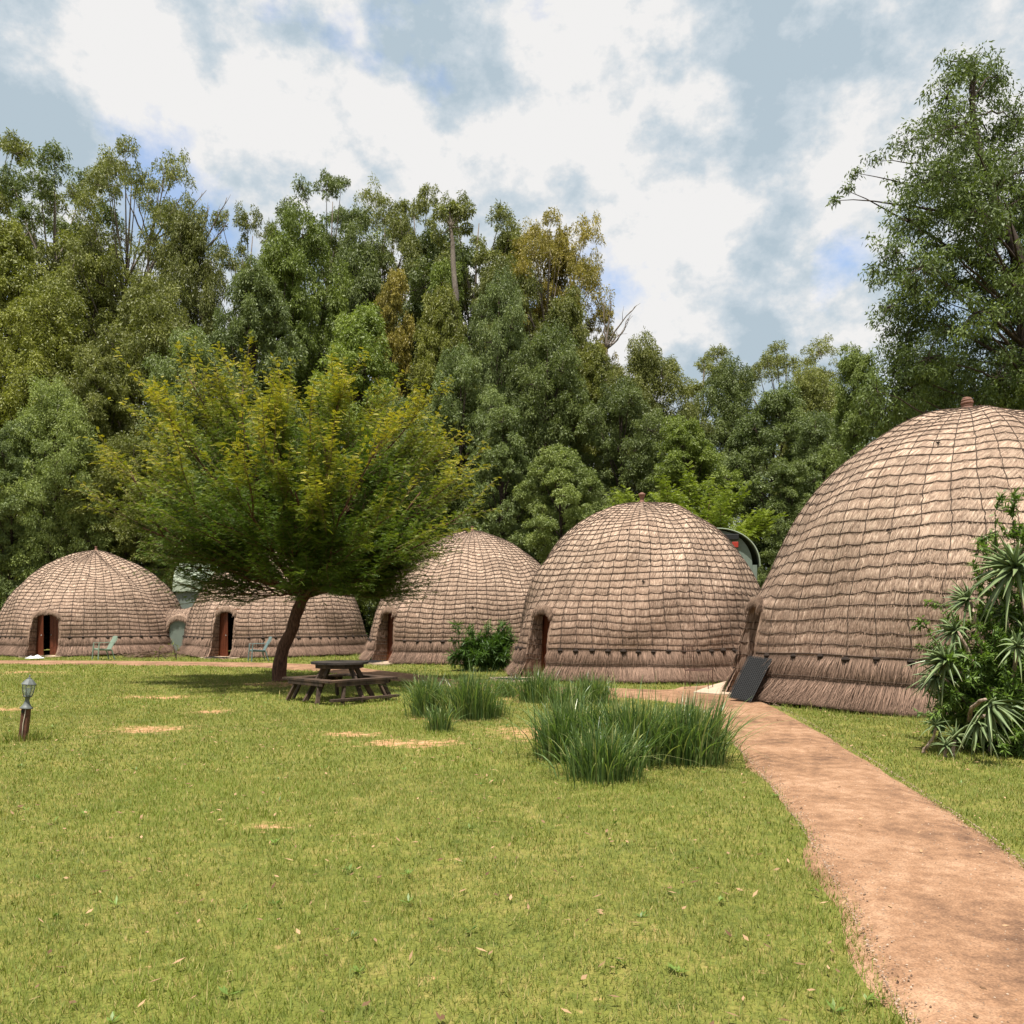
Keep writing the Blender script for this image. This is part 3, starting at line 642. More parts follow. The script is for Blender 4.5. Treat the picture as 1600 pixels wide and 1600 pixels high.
# mat propped against the nearest hut
a0 = gnd(1163, 1089); a0[2] = 0.03
mb = MB(); wx, wy = 0.54, 0.98
for i in range(14): mb.box(((i / 13 - 0.5) * wx, 0, 0.010), (0.016, wy, 0.016), bev=0.004)
for j in range(26): mb.box((0, (j / 25 - 0.5) * wy, 0.003), (wx - 0.02, 0.014, 0.010), r=0.6, bev=0.003)
mb.box((0, 0, -0.0045), (wx - 0.03, wy - 0.03, 0.004))
o = mb.build('door_mat', M['rubber']); tag(o, 'large black slatted rubber mat propped against the nearest hut', 'mat', 'black rubber door mats')
v1 = unit(at(1191, 1033, 16.2) - at(1163, 1089, 15.95)); v2 = unit(at(1181, 1091, 15.65) - at(1145, 1086, 16.05)); v3 = np.cross(v2, v1); v3 = unit(v3); v2 = np.cross(v1, v3)
ctr = at(1172, 1060, 16.2)
mw = mathutils.Matrix(((v2[0], v1[0], v3[0], ctr[0]), (v2[1], v1[1], v3[1], ctr[1]), (v2[2], v1[2], v3[2], ctr[2]), (0, 0, 0, 1)))
o.matrix_world = mw

# white cloth lying on the doorstep
def lump_cloth(loc, sx, sy, sz, label):
    r = np.random.default_rng(5); n = 18; u = np.linspace(-1, 1, n); X, Y = np.meshgrid(u, u); e = np.clip(1 - np.maximum(np.abs(X), np.abs(Y)) ** 4, 0, 1)
    Z = e * (0.5 + 0.3 * np.sin(X * 5 + Y * 2) + 0.2 * np.cos(Y * 7 - X * 3)) + 0.02
    v = np.stack([X * sx * (1 + 0.15 * np.sin(Y * 4)), Y * sy * (1 + 0.15 * np.cos(X * 5)), Z * sz], -1).reshape(-1, 3)
    i = np.arange(n - 1)[:, None] * n + np.arange(n - 1)[None]
    o = MB().add(v, np.stack([i, i + 1, i + n + 1, i + n], -1).reshape(-1, 4)).build('cloth', M['cloth'], smooth=True); o.location = loc; return tag(o, label, 'cloth')
p = gnd(55, 1030.5); lump_cloth((p[0], p[1], 0.055), 0.26, 0.22, 0.13, 'crumpled white cloth lying on the doorstep of the leftmost hut')

# ------------------------------------------------------------------ vaulted bathroom pods behind the huts
def vault(loc, rz, width, length, wallh, rise, label, extra=None, mat='roof_sheet'):
    root = empty('vaulted_bathroom', loc, label, 'building', None, rz)
    rf = MB(); n = 25; th = np.linspace(0, pi, n); nx = int(length / 0.038) ; xs = np.linspace(-length / 2 - 0.12, length / 2 + 0.12, nx)
    cor = 0.014 * np.sin(xs / 0.076 * 2 * pi / 2)
    T, X = np.meshgrid(th, xs); Wd = width / 2 + 0.1
    r_ = 1 + (0.014 * np.sin(X / 0.15 * 2 * pi))
    P = np.stack([X, -np.cos(T) * Wd * r_, wallh - 0.05 + np.sin(T) ** 0.9 * rise * r_], -1)
    i = np.arange(nx - 1)[:, None] * n + np.arange(n - 1)[None]
    q = np.stack([i, i + n, i + n + 1, i + 1], -1).reshape(-1, 4)
    rf.add(P.reshape(-1, 3), q); P2 = P.copy(); P2[..., 1] *= 0.985; P2[..., 2] = wallh - 0.05 + (P2[..., 2] - wallh + 0.05) * 0.985
    rf.add(P2.reshape(-1, 3), q[:, ::-1])
    for xx in (0, nx - 1):
        a = P[xx]; b = P2[xx]; rf.add(np.concatenate([a, b]), [[j, j + 1, n + j + 1, n + j] for j in range(n - 1)])
    for xx in np.linspace(-length / 2 + 0.4, length / 2 - 0.4, max(2, int(length / 0.8))):
        tt = th[1:-1]; rf.tube(np.stack([np.full_like(tt, xx), -np.cos(tt) * Wd * 1.018, wallh - 0.05 + np.sin(tt) ** 0.9 * rise * 1.018], -1), 0.016, 5)
    rf.build('roof', M[mat], root, smooth=True)
    wl_ = MB()
    for s in (-1, 1): wl_.box((0, s * (width / 2 - 0.09), wallh / 2), (length, 0.16, wallh))
    for s in (-1, 1):
        tt = np.linspace(0, pi, 25); arc = np.stack([-np.cos(tt) * (width / 2 - 0.17), wallh - 0.06 + np.sin(tt) ** 0.9 * rise * 0.95], -1)
        po = np.concatenate([[[-(width / 2 - 0.17), 0]], arc, [[width / 2 - 0.17, 0]]]); m_ = len(po); xo = s * (length / 2 - 0.06)
        v = np.concatenate([np.c_[np.full(m_, xo), po], np.c_[np.full(m_, xo - s * 0.12), po]])
        t = [[0, j, j + 1] for j in range(1, m_ - 1)] + [[m_, m_ + j + 1, m_ + j] for j in range(1, m_ - 1)]
        wl_.add(v, None, t)
    wl_.build('wall', M['plaster'], root)
    if extra: extra(root)
    return root
pc = at(356, 922, 43.5); vault((pc[0], pc[1], 0), 0.14, 3.3, 4.4, 3.0, 1.5, 'green corrugated vaulted roof building seen between the two left huts')
def signbox(root):
    MB().box((0, 0, 0), (0.10, 0.22, 0.20), bev=0.01).build('panel', M['red_paint'], root, loc=(-2.0, -0.62, 4.28))
    MB().box((0, 0, 0), (0.12, 0.5, 0.2), bev=0.01).build('vent', M['black_paint'], root, loc=(-2.0, -0.5, 4.56))
pc = at(1140, 965, 31.5); vault((pc[0] - 0.38, pc[1] + 0.6, 0), radians(78), 2.8, 3.8, 3.55, 1.4, 'vaulted building with a red panel on its grey end wall, behind the clay finial hut', signbox)

# thatched link between the leftmost hut and its bathroom
def link_tunnel():
    root = empty('thatched_passage', tuple(at(289, 965, 39.3) * np.array([1, 1, 0])), 'low thatched passage joining the leftmost hut to the vaulted building', 'passage', None, 0.1)
    rg = np.random.default_rng(77); nx, n = 60, 30; xs = np.linspace(-1.35, 0.62, nx); th = np.linspace(0, pi, n)
    X, T = np.meshgrid(xs, th, indexing='ij'); f = (X - xs[0]) / 0.17 % 1
    hgt = 2.05 + 0.30 * sstep(-0.6, -1.4, X) + 0.16 * sstep(0.0, 0.62, X); wd = 0.95
    b = 1 + 0.018 * np.sin(pi * f)
    P = np.stack([X, -np.cos(T) * wd * b, (hgt - 0.95) + np.maximum(np.sin(T), 0) * 0.95 * b - np.where((T < 0.02) | (T > pi - 0.02), 1.2, 0)], -1)
    P[..., 2] = np.maximum(P[..., 2], 0.0)
    i = np.arange(nx - 1)[:, None] * n + np.arange(n - 1)[None]; arc = T * wd
    sh = MB().add(P.reshape(-1, 3), np.stack([i, i + n, i + n + 1, i + 1], -1).reshape(-1, 4), None, 0.45 + rg.normal(0, 0.06, P.shape[:2]).ravel(), 0.35 * np.exp(-(np.minimum(f, 1 - f) / 0.12) ** 2).ravel(), np.stack([arc, X], -1).reshape(-1, 2))
    N = 5000; t0 = rg.uniform(0.1, pi - 0.1, N); x0 = rg.uniform(-1.3, 0.62, N)
    h0 = 2.05 + 0.30 * sstep(-0.6, -1.4, x0) + 0.16 * sstep(0.0, 0.62, x0)
    A = np.stack([x0, -np.cos(t0) * 0.97, h0 - 0.95 + np.sin(t0) * 0.97], -1); D = unit(np.stack([rg.normal(0, 0.15, N), -np.sin(t0) * np.sign(np.cos(t0)) - 0.3 * np.cos(t0), -np.abs(np.cos(t0)) * 0.9 - 0.1], -1))
    sh.leaves(A, D, unit(np.cross(D, A - np.array([0, 0, 1.2]))), rg.uniform(0.1, 0.2, N), 0.013, rg.beta(2, 2, N))
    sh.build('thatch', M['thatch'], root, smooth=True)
    rp = MB()
    for xx in np.arange(-1.3, 0.6, 0.17):
        t_ = np.linspace(0.05, pi - 0.05, 30); h = 2.05 + 0.30 * sstep(-0.6, -1.4, xx) + 0.16 * sstep(0.0, 0.62, xx)
        rp.tube(np.stack([np.full(30, xx) + rg.normal(0, 0.006, 30), -np.cos(t_) * 0.965, h - 0.95 + np.sin(t_) * 0.965], -1), 0.013, 5)
    for tt in np.linspace(0.5, pi - 0.5, 8):
        x_ = np.linspace(-1.3, 0.6, 16); h = 2.05 + 0.30 * sstep(-0.6, -1.4, x_) + 0.16 * sstep(0.0, 0.62, x_)
        rp.tube(np.stack([x_, np.full(16, -cos(tt) * 0.965), h - 0.95 + sin(tt) * 0.965], -1), 0.012, 4)
    rp.build('rope_net', M['rope'], root, smooth=True)
    # grey screen wall standing in the arched mouth, in front of the passage
    wl_ = MB(); tt = np.linspace(0, pi, 20); po = np.concatenate([[[-0.42, 0]], np.stack([-np.cos(tt) * 0.42, 1.15 + np.sin(tt) * 0.40], -1), [[0.42, 0]]]); m_ = len(po)
    v = np.concatenate([np.c_[po[:, 0] + 0.02, np.full(m_, -1.02), po[:, 1]], np.c_[po[:, 0] + 0.02, np.full(m_, -0.9), po[:, 1]]])
    wl_.add(v, [[j, j + 1, m_ + j + 1, m_ + j][::-1] for j in range(m_ - 1)], [[0, j + 1, j] for j in range(1, m_ - 1)])
    wl_.build('wall', M['plaster'], root)
    # brow of straw over the mouth
    br = MB(); n_ = 1600; a_ = rg.uniform(0.0, pi, n_); A = np.stack([0.02 - np.cos(a_) * 0.47, np.full(n_, -1.05) + rg.normal(0, 0.03, n_), 1.15 + np.sin(a_) * 0.50 + rg.uniform(0, 0.14, n_)], -1)
    D = unit(np.stack([-np.cos(a_) * 0.3 + rg.normal(0, 0.15, n_), rg.normal(-0.2, 0.1, n_), -np.ones(n_)], -1)); br.leaves(A, D, unit(np.cross(D, np.array([0, -1.0, 0]))), rg.uniform(0.12, 0.22, n_), 0.018, rg.beta(2, 2, n_))
    e_ = np.stack([0.02 - np.cos(np.linspace(0, pi, 24)) * 0.50, np.full(24, -1.0), 1.18 + np.sin(np.linspace(0, pi, 24)) * 0.54], -1); br.tube(e_, 0.09, 8, 0.45)
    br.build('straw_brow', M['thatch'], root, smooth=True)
link_tunnel()

# ------------------------------------------------------------------ picnic table with a square ring of benches
def picnic():
    c = gnd(531, 1093); root = empty('picnic_table', (c[0], c[1], 0), 'dark weathered wooden picnic table with attached benches beside the tree', 'picnic table', None, radians(45 + 1), (0.95, 0.95, 1.0))
    r = np.random.default_rng(3)
    tp = MB(); Rt = 0.60; nb = 8; wb = 2 * Rt / nb
    oct_ = lambda y: min(math.sqrt(max(Rt ** 2 - y * y, 0)), Rt * 0.985)
    for i in range(nb):
        y0 = -Rt + i * wb + 0.003; y1 = y0 + wb - 0.006; z1 = 0.765 + r.uniform(-0.002, 0.002); z0 = 0.725
        ya, yb = y0, y1; n = 5; ys = np.linspace(ya, yb, n); xr = np.array([max(oct_(y), 0.14) for y in ys])
        top = np.concatenate([np.c_[-xr, ys], np.c_[xr, ys][::-1]]); m_ = len(top)
        v = np.concatenate([np.c_[top, np.full(m_, z1)], np.c_[top, np.full(m_, z0)]])
        tp.add(v, [[j, (j + 1) % m_, m_ + (j + 1) % m_, m_ + j] for j in range(m_)], [[0, j + 1, j] for j in range(1, m_ - 1)] + [[m_, m_ + j, m_ + j + 1] for j in range(1, m_ - 1)], r=r.uniform(0.3, 0.7))
    tp.build('tabletop', M['table_wood'], root)
    ap = MB(); a_ = np.arange(8) / 8 * 2 * pi + pi / 8
    for k in range(8):
        p0 = 0.50 * np.array([cos(a_[k]), sin(a_[k])]); p1 = 0.50 * np.array([cos(a_[(k + 1) % 8]), sin(a_[(k + 1) % 8])])
        ap.bar((*p0, 0.682), (*p1, 0.682), 0.03, 0.085)
    ap.build('apron', M['old_wood'], root)
    hb = 0.74; wdt = 0.25                                   # benches: centre-line distance from the middle, seat width
    for k in range(4):
        a = k * pi / 2; u = np.array([cos(a), sin(a)]); t = np.array([-sin(a), cos(a)])
        for j, off in enumerate((-wdt / 4 - 0.002, wdt / 4 + 0.002)):
            d = hb + off; w2 = wdt / 2 - 0.006; dI, dO = d - w2 / 2, d + w2 / 2
            q_ = np.array([u * dI - t * (dI - 0.003), u * dO - t * (dO - 0.003), u * dO + t * (dO - 0.003), u * dI + t * (dI - 0.003)])
            z1, z0 = 0.455 + r.uniform(-0.003, 0.003), 0.415
            v = np.concatenate([np.c_[q_, np.full(4, z1)], np.c_[q_, np.full(4, z0)]])
            b = bench if j else MB()
            b.add(v, [[0, 1, 2, 3], [7, 6, 5, 4], [0, 4, 5, 1], [1, 5, 6, 2], [2, 6, 7, 3], [3, 7, 4, 0]], r=r.uniform(0.2, 0.8)); bench = b
        bench.bar((*(u * (hb + 0.10) - t * 0.64), 0.375), (*(u * (hb + 0.10) + t * 0.64), 0.375), 0.03, 0.075)
        bench.build('bench', M['old_wood'], root)
        lg = MB()                                           # table leg: slants outward to under the bench
        p0 = u * 0.36; p1 = u * 0.86
        lg.bar((*(p0), 0.70), (*(p1), 0.0), 0.10, 0.055, up=(*t, 0)); lg.build('leg', M['old_wood'], root)
        dg = unit(u + t)                                    # corner legs in a narrow V
        for s in (-1, 1):
            q0 = dg * 1.12 * 0.96; sd_ = u if s > 0 else t; od = t if s > 0 else u
            f0 = u * (hb + 0.02) + t * (hb + 0.02)
            pa_ = f0 - sd_ * 0.12; pb_ = f0 - sd_ * 0.02 + dg * 0.16 - od * 0.16
            l2 = MB(); l2.bar((*(f0 - sd_ * 0.34), 0.41), (*(f0 - sd_ * 0.20 + od * 0.16), 0.0), 0.045, 0.085, up=(*od, 0)); l2.build('bench_leg', M['old_wood'], root)
    rl = MB()
    for k in (3,):                                        # ground rails along two sides
        a = k * pi / 2; u = np.array([cos(a), sin(a)]); t = np.array([-sin(a), cos(a)])
        rl.bar((*(u * (hb + 0.17 + 0.003 * k) - t * 0.84), 0.075 + 0.004 * k), (*(u * (hb + 0.17 + 0.003 * k) + t * 0.84), 0.075 + 0.004 * k), 0.10, 0.05)
    rl.build('ground_rail', M['old_wood'], root)
picnic()

# ------------------------------------------------------------------ garden chairs
def chair(px, py, rz, mat, label):
    c = gnd(px, py); root = empty('plastic_chair', (c[0], c[1], 0), label, 'chair', 'plastic garden chairs outside the huts', rz)
    def sheet(U, V, Pf, th=0.012):
        u = np.linspace(0, 1, U); v = np.linspace(0, 1, V); A, B = np.meshgrid(u, v, indexing='ij'); P = Pf(A, B)
        du = np.gradient(P, axis=0); dv = np.gradient(P, axis=1); n = unit(np.cross(du, dv)); Q = P + n * th
        i = np.arange(U - 1)[:, None] * V + np.arange(V - 1)[None]; q = np.stack([i, i + V, i + V + 1, i + 1], -1).reshape(-1, 4)
        m_ = U * V; ed = []
        for (a, b) in [(j, j + 1) for j in range(V - 1)] + [((U - 1) * V + j + 1, (U - 1) * V + j) for j in range(V - 1)] + [((j + 1) * V, j * V) for j in range(U - 1)] + [(j * V + V - 1, (j + 1) * V + V - 1) for j in range(U - 1)]:
            ed.append([a, b, b + m_, a + m_])
        return MB().add(np.concatenate([P.reshape(-1, 3), Q.reshape(-1, 3)]), np.concatenate([q[:, ::-1], q + m_, np.array(ed)]))
    # chair looks along local -X
    st = sheet(12, 10, lambda A, B: np.stack([-0.24 + 0.48 * A, (B - 0.5) * (0.46 - 0.05 * A), 0.44 - 0.045 * A - 0.02 * np.sin(pi * B) - 0.05 * np.clip(0.12 - A, 0, 1) * 4], -1)); [st.bar((-0.24, sy * 0.235, 0.405), (0.22, sy * 0.20, 0.375), 0.012, 0.075) for sy in (-1, 1)]; st.bar((-0.245, -0.22, 0.40), (-0.245, 0.22, 0.40), 0.012, 0.08); st.build('seat', mat, root, smooth=True)
    # back as slats fanned between two stiles
    bk = MB()
    for k in range(7):
        y = (k - 3) / 3
        P = [np.array([0.22 + 0.22 * t + 0.03 * t * t - 0.05 * (1 - y * y) * 0, y * (0.17 + 0.06 * sin(pi * min(t, 1) * 0.6)), 0.40 + 0.48 * t - 0.05 * y * y * t]) for t in np.linspace(0, 1, 8)]
        for a, b in zip(P[:-1], P[1:]): bk.bar(a, b, 0.066 if abs(y) < 0.9 else 0.05, 0.012, up=(1, 0, -0.3), bev=0.002)
    hd = [np.array([0.455 + 0.01 * cos(t), sin(t) * 0.21, 0.845 + 0.035 * cos(t)]) for t in np.linspace(-1.5, 1.5, 12)]
    for a, b in zip(hd[:-1], hd[1:]): bk.bar(a, b, 0.10, 0.012, up=(1, 0, -0.35), bev=0.002)
    bk.build('backrest', mat, root)
    for s in (-1, 1):
        am = MB(); P = [(-0.24, s * 0.27, 0.60), (-0.27, s * 0.28, 0.645), (-0.20, s * 0.285, 0.665), (0.0, s * 0.285, 0.665), (0.2, s * 0.27, 0.66), (0.34, s * 0.24, 0.68)]
        for a, b in zip(P[:-1], P[1:]): am.bar(a, b, 0.055, 0.014, bev=0.003)
        am.build('armrest', mat, root)
        for (x0, x1, zt) in ((-0.25, -0.30, 0.62), (0.22, 0.33, 0.40)):
            lg = MB(); lg.bar((x0, s * 0.255, zt), ((x0 + x1) / 2, s * 0.27, zt / 2), 0.075, 0.035, up=(1, 0, 0), bev=0.004); lg.bar(((x0 + x1) / 2, s * 0.27, zt / 2), (x1, s * 0.285, 0.0), 0.06, 0.032, up=(1, 0, 0), bev=0.004)
            lg.build('leg', mat, root)
    return root
chair(161, 1030.5, radians(48), M['green_plastic'], 'pale green plastic armchair in front of the leftmost hut')
chair(403, 1033, radians(30), M['blue_green_plastic'], 'blue green plastic armchair left of the tree trunk')

# rusty wire chair frames
def wire_chair(px, py, s, rz, label):
    c = gnd(px, py); root = empty('wire_frame', (c[0], c[1], 0), label, 'chair frame', None, rz, (s, s, s))
    r = 0.009
    f = MB()
    for y in (-0.25, 0.25): f.tube([(0.25, y, 0), (0.22, y, 0.42), (0.20, y, 0.45), (-0.20, y, 0.43), (-0.24, y, 0)], r, 6); 
    f.tube([(0.20, -0.25, 0.45), (0.20, 0.25, 0.45)], r, 6); f.tube([(-0.20, -0.25, 0.43), (-0.20, 0.25, 0.43)], r, 6)
    f.build('legs', M['wire'], root)
    b = MB(); b.tube([(-0.20, 0.05, 0.43), (-0.30, 0.07, 0.95), (-0.31, 0.12, 1.0), (-0.31, 0.25, 1.0), (-0.30, 0.30, 0.95), (-0.20, 0.25, 0.43)], r, 6)
    for k in range(5): b.tube([(-0.27, 0.10 + 0.04 * k, 0.72), (-0.305, 0.10 + 0.04 * k, 0.99)], 0.004, 5)
    for k in range(4): b.tube([(-0.27 - 0.01 * k, 0.07, 0.72 + 0.07 * k), (-0.27 - 0.01 * k, 0.30, 0.72 + 0.07 * k)], 0.004, 5)
    b.build('back', M['wire'], root)
    s_ = MB()
    for k in range(6): s_.tube([(-0.2 + 0.08 * k, -0.25, 0.44), (-0.2 + 0.08 * k, 0.25, 0.44)], 0.005, 5)
    s_.build('seat', M['wire'], root)
wire_chair(1092, 1078, 1.05, radians(65), 'rusty wire chair frame against the skirt of the clay finial hut')
wire_chair(535, 1033, 0.8, radians(75), 'small rusty wire frame beyond the picnic table by the hut wall')

# ------------------------------------------------------------------ garden lamp
def lamp():
    c = gnd(36, 1156); root = empty('garden_lamp', (c[0], c[1], 0), 'grey lantern on a leaning brown timber post in the lawn', 'lamp', None, radians(18)); root.rotation_euler = (0.0, radians(5.5), radians(12)); root.scale = (0.82, 0.82, 0.88)
    ps = MB(); ps.box((0, 0, 0.21), (0.118, 0.118, 0.56), bev=0.012); ps.build('post', M['post_wood'], root)
    cb = MB(); cb.tube([(0.012, -0.064, 0.475), (0.008, -0.068, 0.38), (-0.004, -0.067, 0.25), (-0.002, -0.067, 0.18), (0.0, -0.069, 0.0)], 0.0075, 6); cb.build('cable', M['cable'], root, smooth=True)
    ck = MB(); ck.box((-0.03, -0.064, 0.44), (0.035, 0.012, 0.045), bev=0.004); ck.build('cable_clip', M['black_paint'], root)
    bs = MB(); bs.lathe([(0.0, 0.480), (0.098, 0.482), (0.098, 0.494), (0.075, 0.515), (0.045, 0.56), (0.034, 0.60), (0.034, 0.64), (0.05, 0.655), (0.062, 0.665), (0.0, 0.666)], n=24); bs.build('neck', M['lamp_metal'], root, smooth=True)
    gl = MB(); gl.lathe([(0.055, 0.670), (0.078, 0.74), (0.088, 0.81), (0.090, 0.842)], n=12); gl.build('glass', M['bulb_glass'], root)
    cg_ = MB()
    for k in range(8):
        a = k / 8 * 2 * pi; cg_.tube([(cos(a) * r_, sin(a) * r_, z) for r_, z in ((0.062, 0.668), (0.084, 0.74), (0.095, 0.81), (0.097, 0.845))], 0.005, 5)
    a_ = np.linspace(0, 2 * pi, 25); cg_.tube(np.stack([0.060 * np.cos(a_), 0.060 * np.sin(a_), 0.671 + 0 * a_], -1), 0.008, 6); cg_.build('cage', M['lamp_metal'], root, smooth=True)
    bl = MB(); bl.lathe([(0.0, 0.68), (0.02, 0.685), (0.02, 0.72), (0.035, 0.76), (0.03, 0.79), (0, 0.80)], n=14); bl.build('bulb', M['bulb'], root, smooth=True)
    hd = MB(); hd.lathe([(0.100, 0.846), (0.112, 0.850), (0.112, 0.860), (0.055, 0.925), (0.030, 0.940), (0.030, 0.950), (0.012, 0.958), (0.008, 0.985), (0.014, 0.992), (0.006, 1.0), (0.0, 1.012)], n=8, ph=0.2)
    hd.lathe([(0.0, 0.847), (0.100, 0.8461)], n=8, ph=0.2); hd.build('cap', M['lamp_metal'], root)
lamp()

# ------------------------------------------------------------------ trees
def rdir(r, n): return unit(r.normal(0, 1, (n, 3)))
def bez(a, b, c, n):
    t = np.linspace(0, 1, n)[:, None]; return (1 - t) ** 2 * a + 2 * t * (1 - t) * b + t ** 2 * c

def gum_crown(seed, H, W, kind_, nleaf, leafL=0.27, leafW=0.085, nclump=46, lean=0.0, fine=1.0):
    """returns (trunk builder, crown builder). kinds: dense (leafy down to the ground), open (bare stem, tufts at the top), bushy"""
    r = np.random.default_rng(seed); tb, cb = MB(), MB()
    n = 14; z = np.linspace(0, H * 0.97, n); wob = np.cumsum(r.normal(0, 0.10, (n, 2)), 0) * 0.8
    P = np.c_[wob[:, 0] * (z / H) + lean * (z / H) ** 1.5, wob[:, 1] * (z / H), z]
    R0 = H * 0.0125 + 0.05; tb.tube(P, np.linspace(R0, 0.03, n), 8)
    tr = lambda h: np.array([np.interp(h, z, P[:, 0]), np.interp(h, z, P[:, 1]), h])
    cl = []
    if kind_ == 'dense':
        for k in range(nclump):
            t = (k + r.uniform(0, 1)) / nclump; h = H * (0.05 + 0.93 * t ** 0.95)
            env = W / 2 * (0.80 + 0.20 * sin(t * 9 + seed)) * (1 - max(0, t - 0.55) ** 1.6 * 2.6) * min(1, 0.75 + t)
            a = k * 2.39996 + r.uniform(-0.5, 0.5); rr = max(env, 0.5) * r.uniform(0.45, 1.0)
            base = tr(min(h * 0.93, H * .95)); c = base + np.array([cos(a) * rr, sin(a) * rr, h - base[2]]); cl.append((c, r.uniform(0.75, 1.35) * W / 7.5, h))
    elif kind_ == 'open':
        for k in range(nclump):
            t = (k + r.uniform(0, 1)) / nclump; h = H * (0.52 + 0.48 * t)
            env = W / 2 * (0.55 + 0.55 * sin(pi * min(1, 0.25 + t * 0.72)))
            a = k * 2.39996 + r.uniform(-0.6, 0.6); rr = env * r.uniform(0.35, 1.0)
            base = tr(min(h * 0.85, H * .93)); c = base + np.array([cos(a) * rr, sin(a) * rr, h - base[2]]); cl.append((c, r.uniform(0.45, 0.95) * W / 7.5, h))
    wts = np.array([c[1] ** 2 for c in cl]); wts = wts / wts.sum()
    for (c, rad, h), wt in zip(cl, wts):
        b0 = tr(max(0.3, min(h * 0.80 - 0.3, H * 0.9))); midp = (b0 + c) / 2 + np.array([0, 0, -0.25 * np.linalg.norm(c - b0) * 0.4])
        if kind_ == 'open': midp = b0 * 0.45 + c * 0.55 + np.array([0, 0, -0.12 * np.linalg.norm(c - b0)])
        br = bez(b0, midp, c + np.array([0, 0, rad * 0.5]), 7); tb.tube(br, np.linspace(0.02 + 0.012 * np.linalg.norm(c - b0), 0.012, 7), 5)
        nsub = int(r.integers(15, 24) * fine); d = rdir(r, nsub); d[:, 2] = d[:, 2] * 0.8 + 0.25
        sc = c + unit(d) * rad * r.uniform(0.45, 1.08, (nsub, 1)) * np.array([1, 1, 0.9])
        for j in range(0, nsub, 3): tb.tube(np.array([c, (c + sc[j]) / 2 + [0, 0, -0.05], sc[j]]), [0.02, 0.014, 0.006], 4, cap=False)
        nl = int(nleaf * wt / nsub) + 1; hue = r.uniform(0.1, 0.9)
        for q_ in range(nsub):
            sr = rad * r.uniform(0.30, 0.50) / fine ** 0.4; dd = rdir(r, nl); dd[:, 2] = np.abs(dd[:, 2]) * 0.9 - 0.25
            C = sc[q_] + dd * np.array([0.85, 0.85, 1.45]) * sr * r.uniform(0.25, 1.0, (nl, 1)) ** 0.6
            D = unit(dd * 0.55 + rdir(r, nl) * 0.55 + np.array([0, 0, -0.55])); Sx = unit(np.cross(D, rdir(r, nl) + dd))
            s_ = 0.30 * hue + 0.30 * r.uniform(0, 1) + r.uniform(0, 0.4, nl)
            cb.leaves(C, D, Sx, leafL * r.uniform(0.6, 1.25, nl), leafW * r.uniform(0.7, 1.2, nl), np.clip(s_, 0, 1))
    return tb, cb

def tree_thing(tb, cb, bark_m, leaf_m, name='gum_tree'):
    root = empty(name, (0, 0, 0), '', 'tree')
    tb.build('trunk', M[bark_m], root, smooth=True); cb.build('crown', M[leaf_m], root); return root

PROTO = {}
def proto(key, H, *a, **k):
    PROTO[key] = (H, tree_thing(*gum_crown(*a, **k), 'dark_bark' if key[0] == 'd' else 'gum_bark', 'gum_leaf')); PROTO[key][1]['_used'] = 0
proto('d1', 16, 101, 16, 8.0, 'dense', 115000, leafL=0.19, leafW=0.062, nclump=52)
proto('d2', 16, 102, 16, 7.0, 'dense', 105000, leafL=0.19, leafW=0.062, nclump=46)
proto('d3', 16, 103, 16, 9.5, 'dense', 130000, leafL=0.19, leafW=0.062, nclump=58)
proto('d4', 16, 104, 16, 6.0, 'dense', 92000, leafL=0.19, leafW=0.062, nclump=40)
proto('o1', 22, 111, 22, 9.0, 'open', 48000, leafL=0.19, leafW=0.058, nclump=36)
proto('o2', 22, 112, 22, 8.0, 'open', 38000, leafL=0.19, leafW=0.058, nclump=28)
proto('o3', 22, 113, 22, 10.0, 'open', 54000, leafL=0.19, leafW=0.058, nclump=40, lean=1.0)

YF = 1.2
def set_tree(key, px, top, Y, wpx, col, label, rz, group):
    H0, pr = PROTO[key]; used = pr['_used']; pr['_used'] = used + 1
    o = pr if used == 0 else copy_tree(pr)
    if used == 0: pass
    Y = Y * YF; c = at(px, top, Y); zs_ = (c[2] + 0.2) / H0; W0 = {'d1': 8.6, 'd2': 7.6, 'd3': 10, 'd4': 6.6, 'o1': 9.4, 'o2': 8.4, 'o3': 10.6}[key]
    wsc = wpx / F * Y / W0
    o.location = (c[0], Y, -0.15); o.scale = (wsc, wsc, zs_); o.rotation_euler = (0, 0, rz)
    tag(o, label, 'tree', group)
    for ch in o.children:
        if ch.name.startswith('crown'): ch.color = (*col, 1)
    return o
OL = (1.05, 0.98, 0.70); DK = (0.80, 0.86, 0.72); BL = (0.98, 1.06, 1.00); YE = (1.15, 1.06, 0.58); BR = (1.50, 1.08, 0.60); GR = (1.05, 1.16, 0.62); PA = (1.30, 1.36, 1.10)
G = 'gum trees of the dense wood behind the huts'
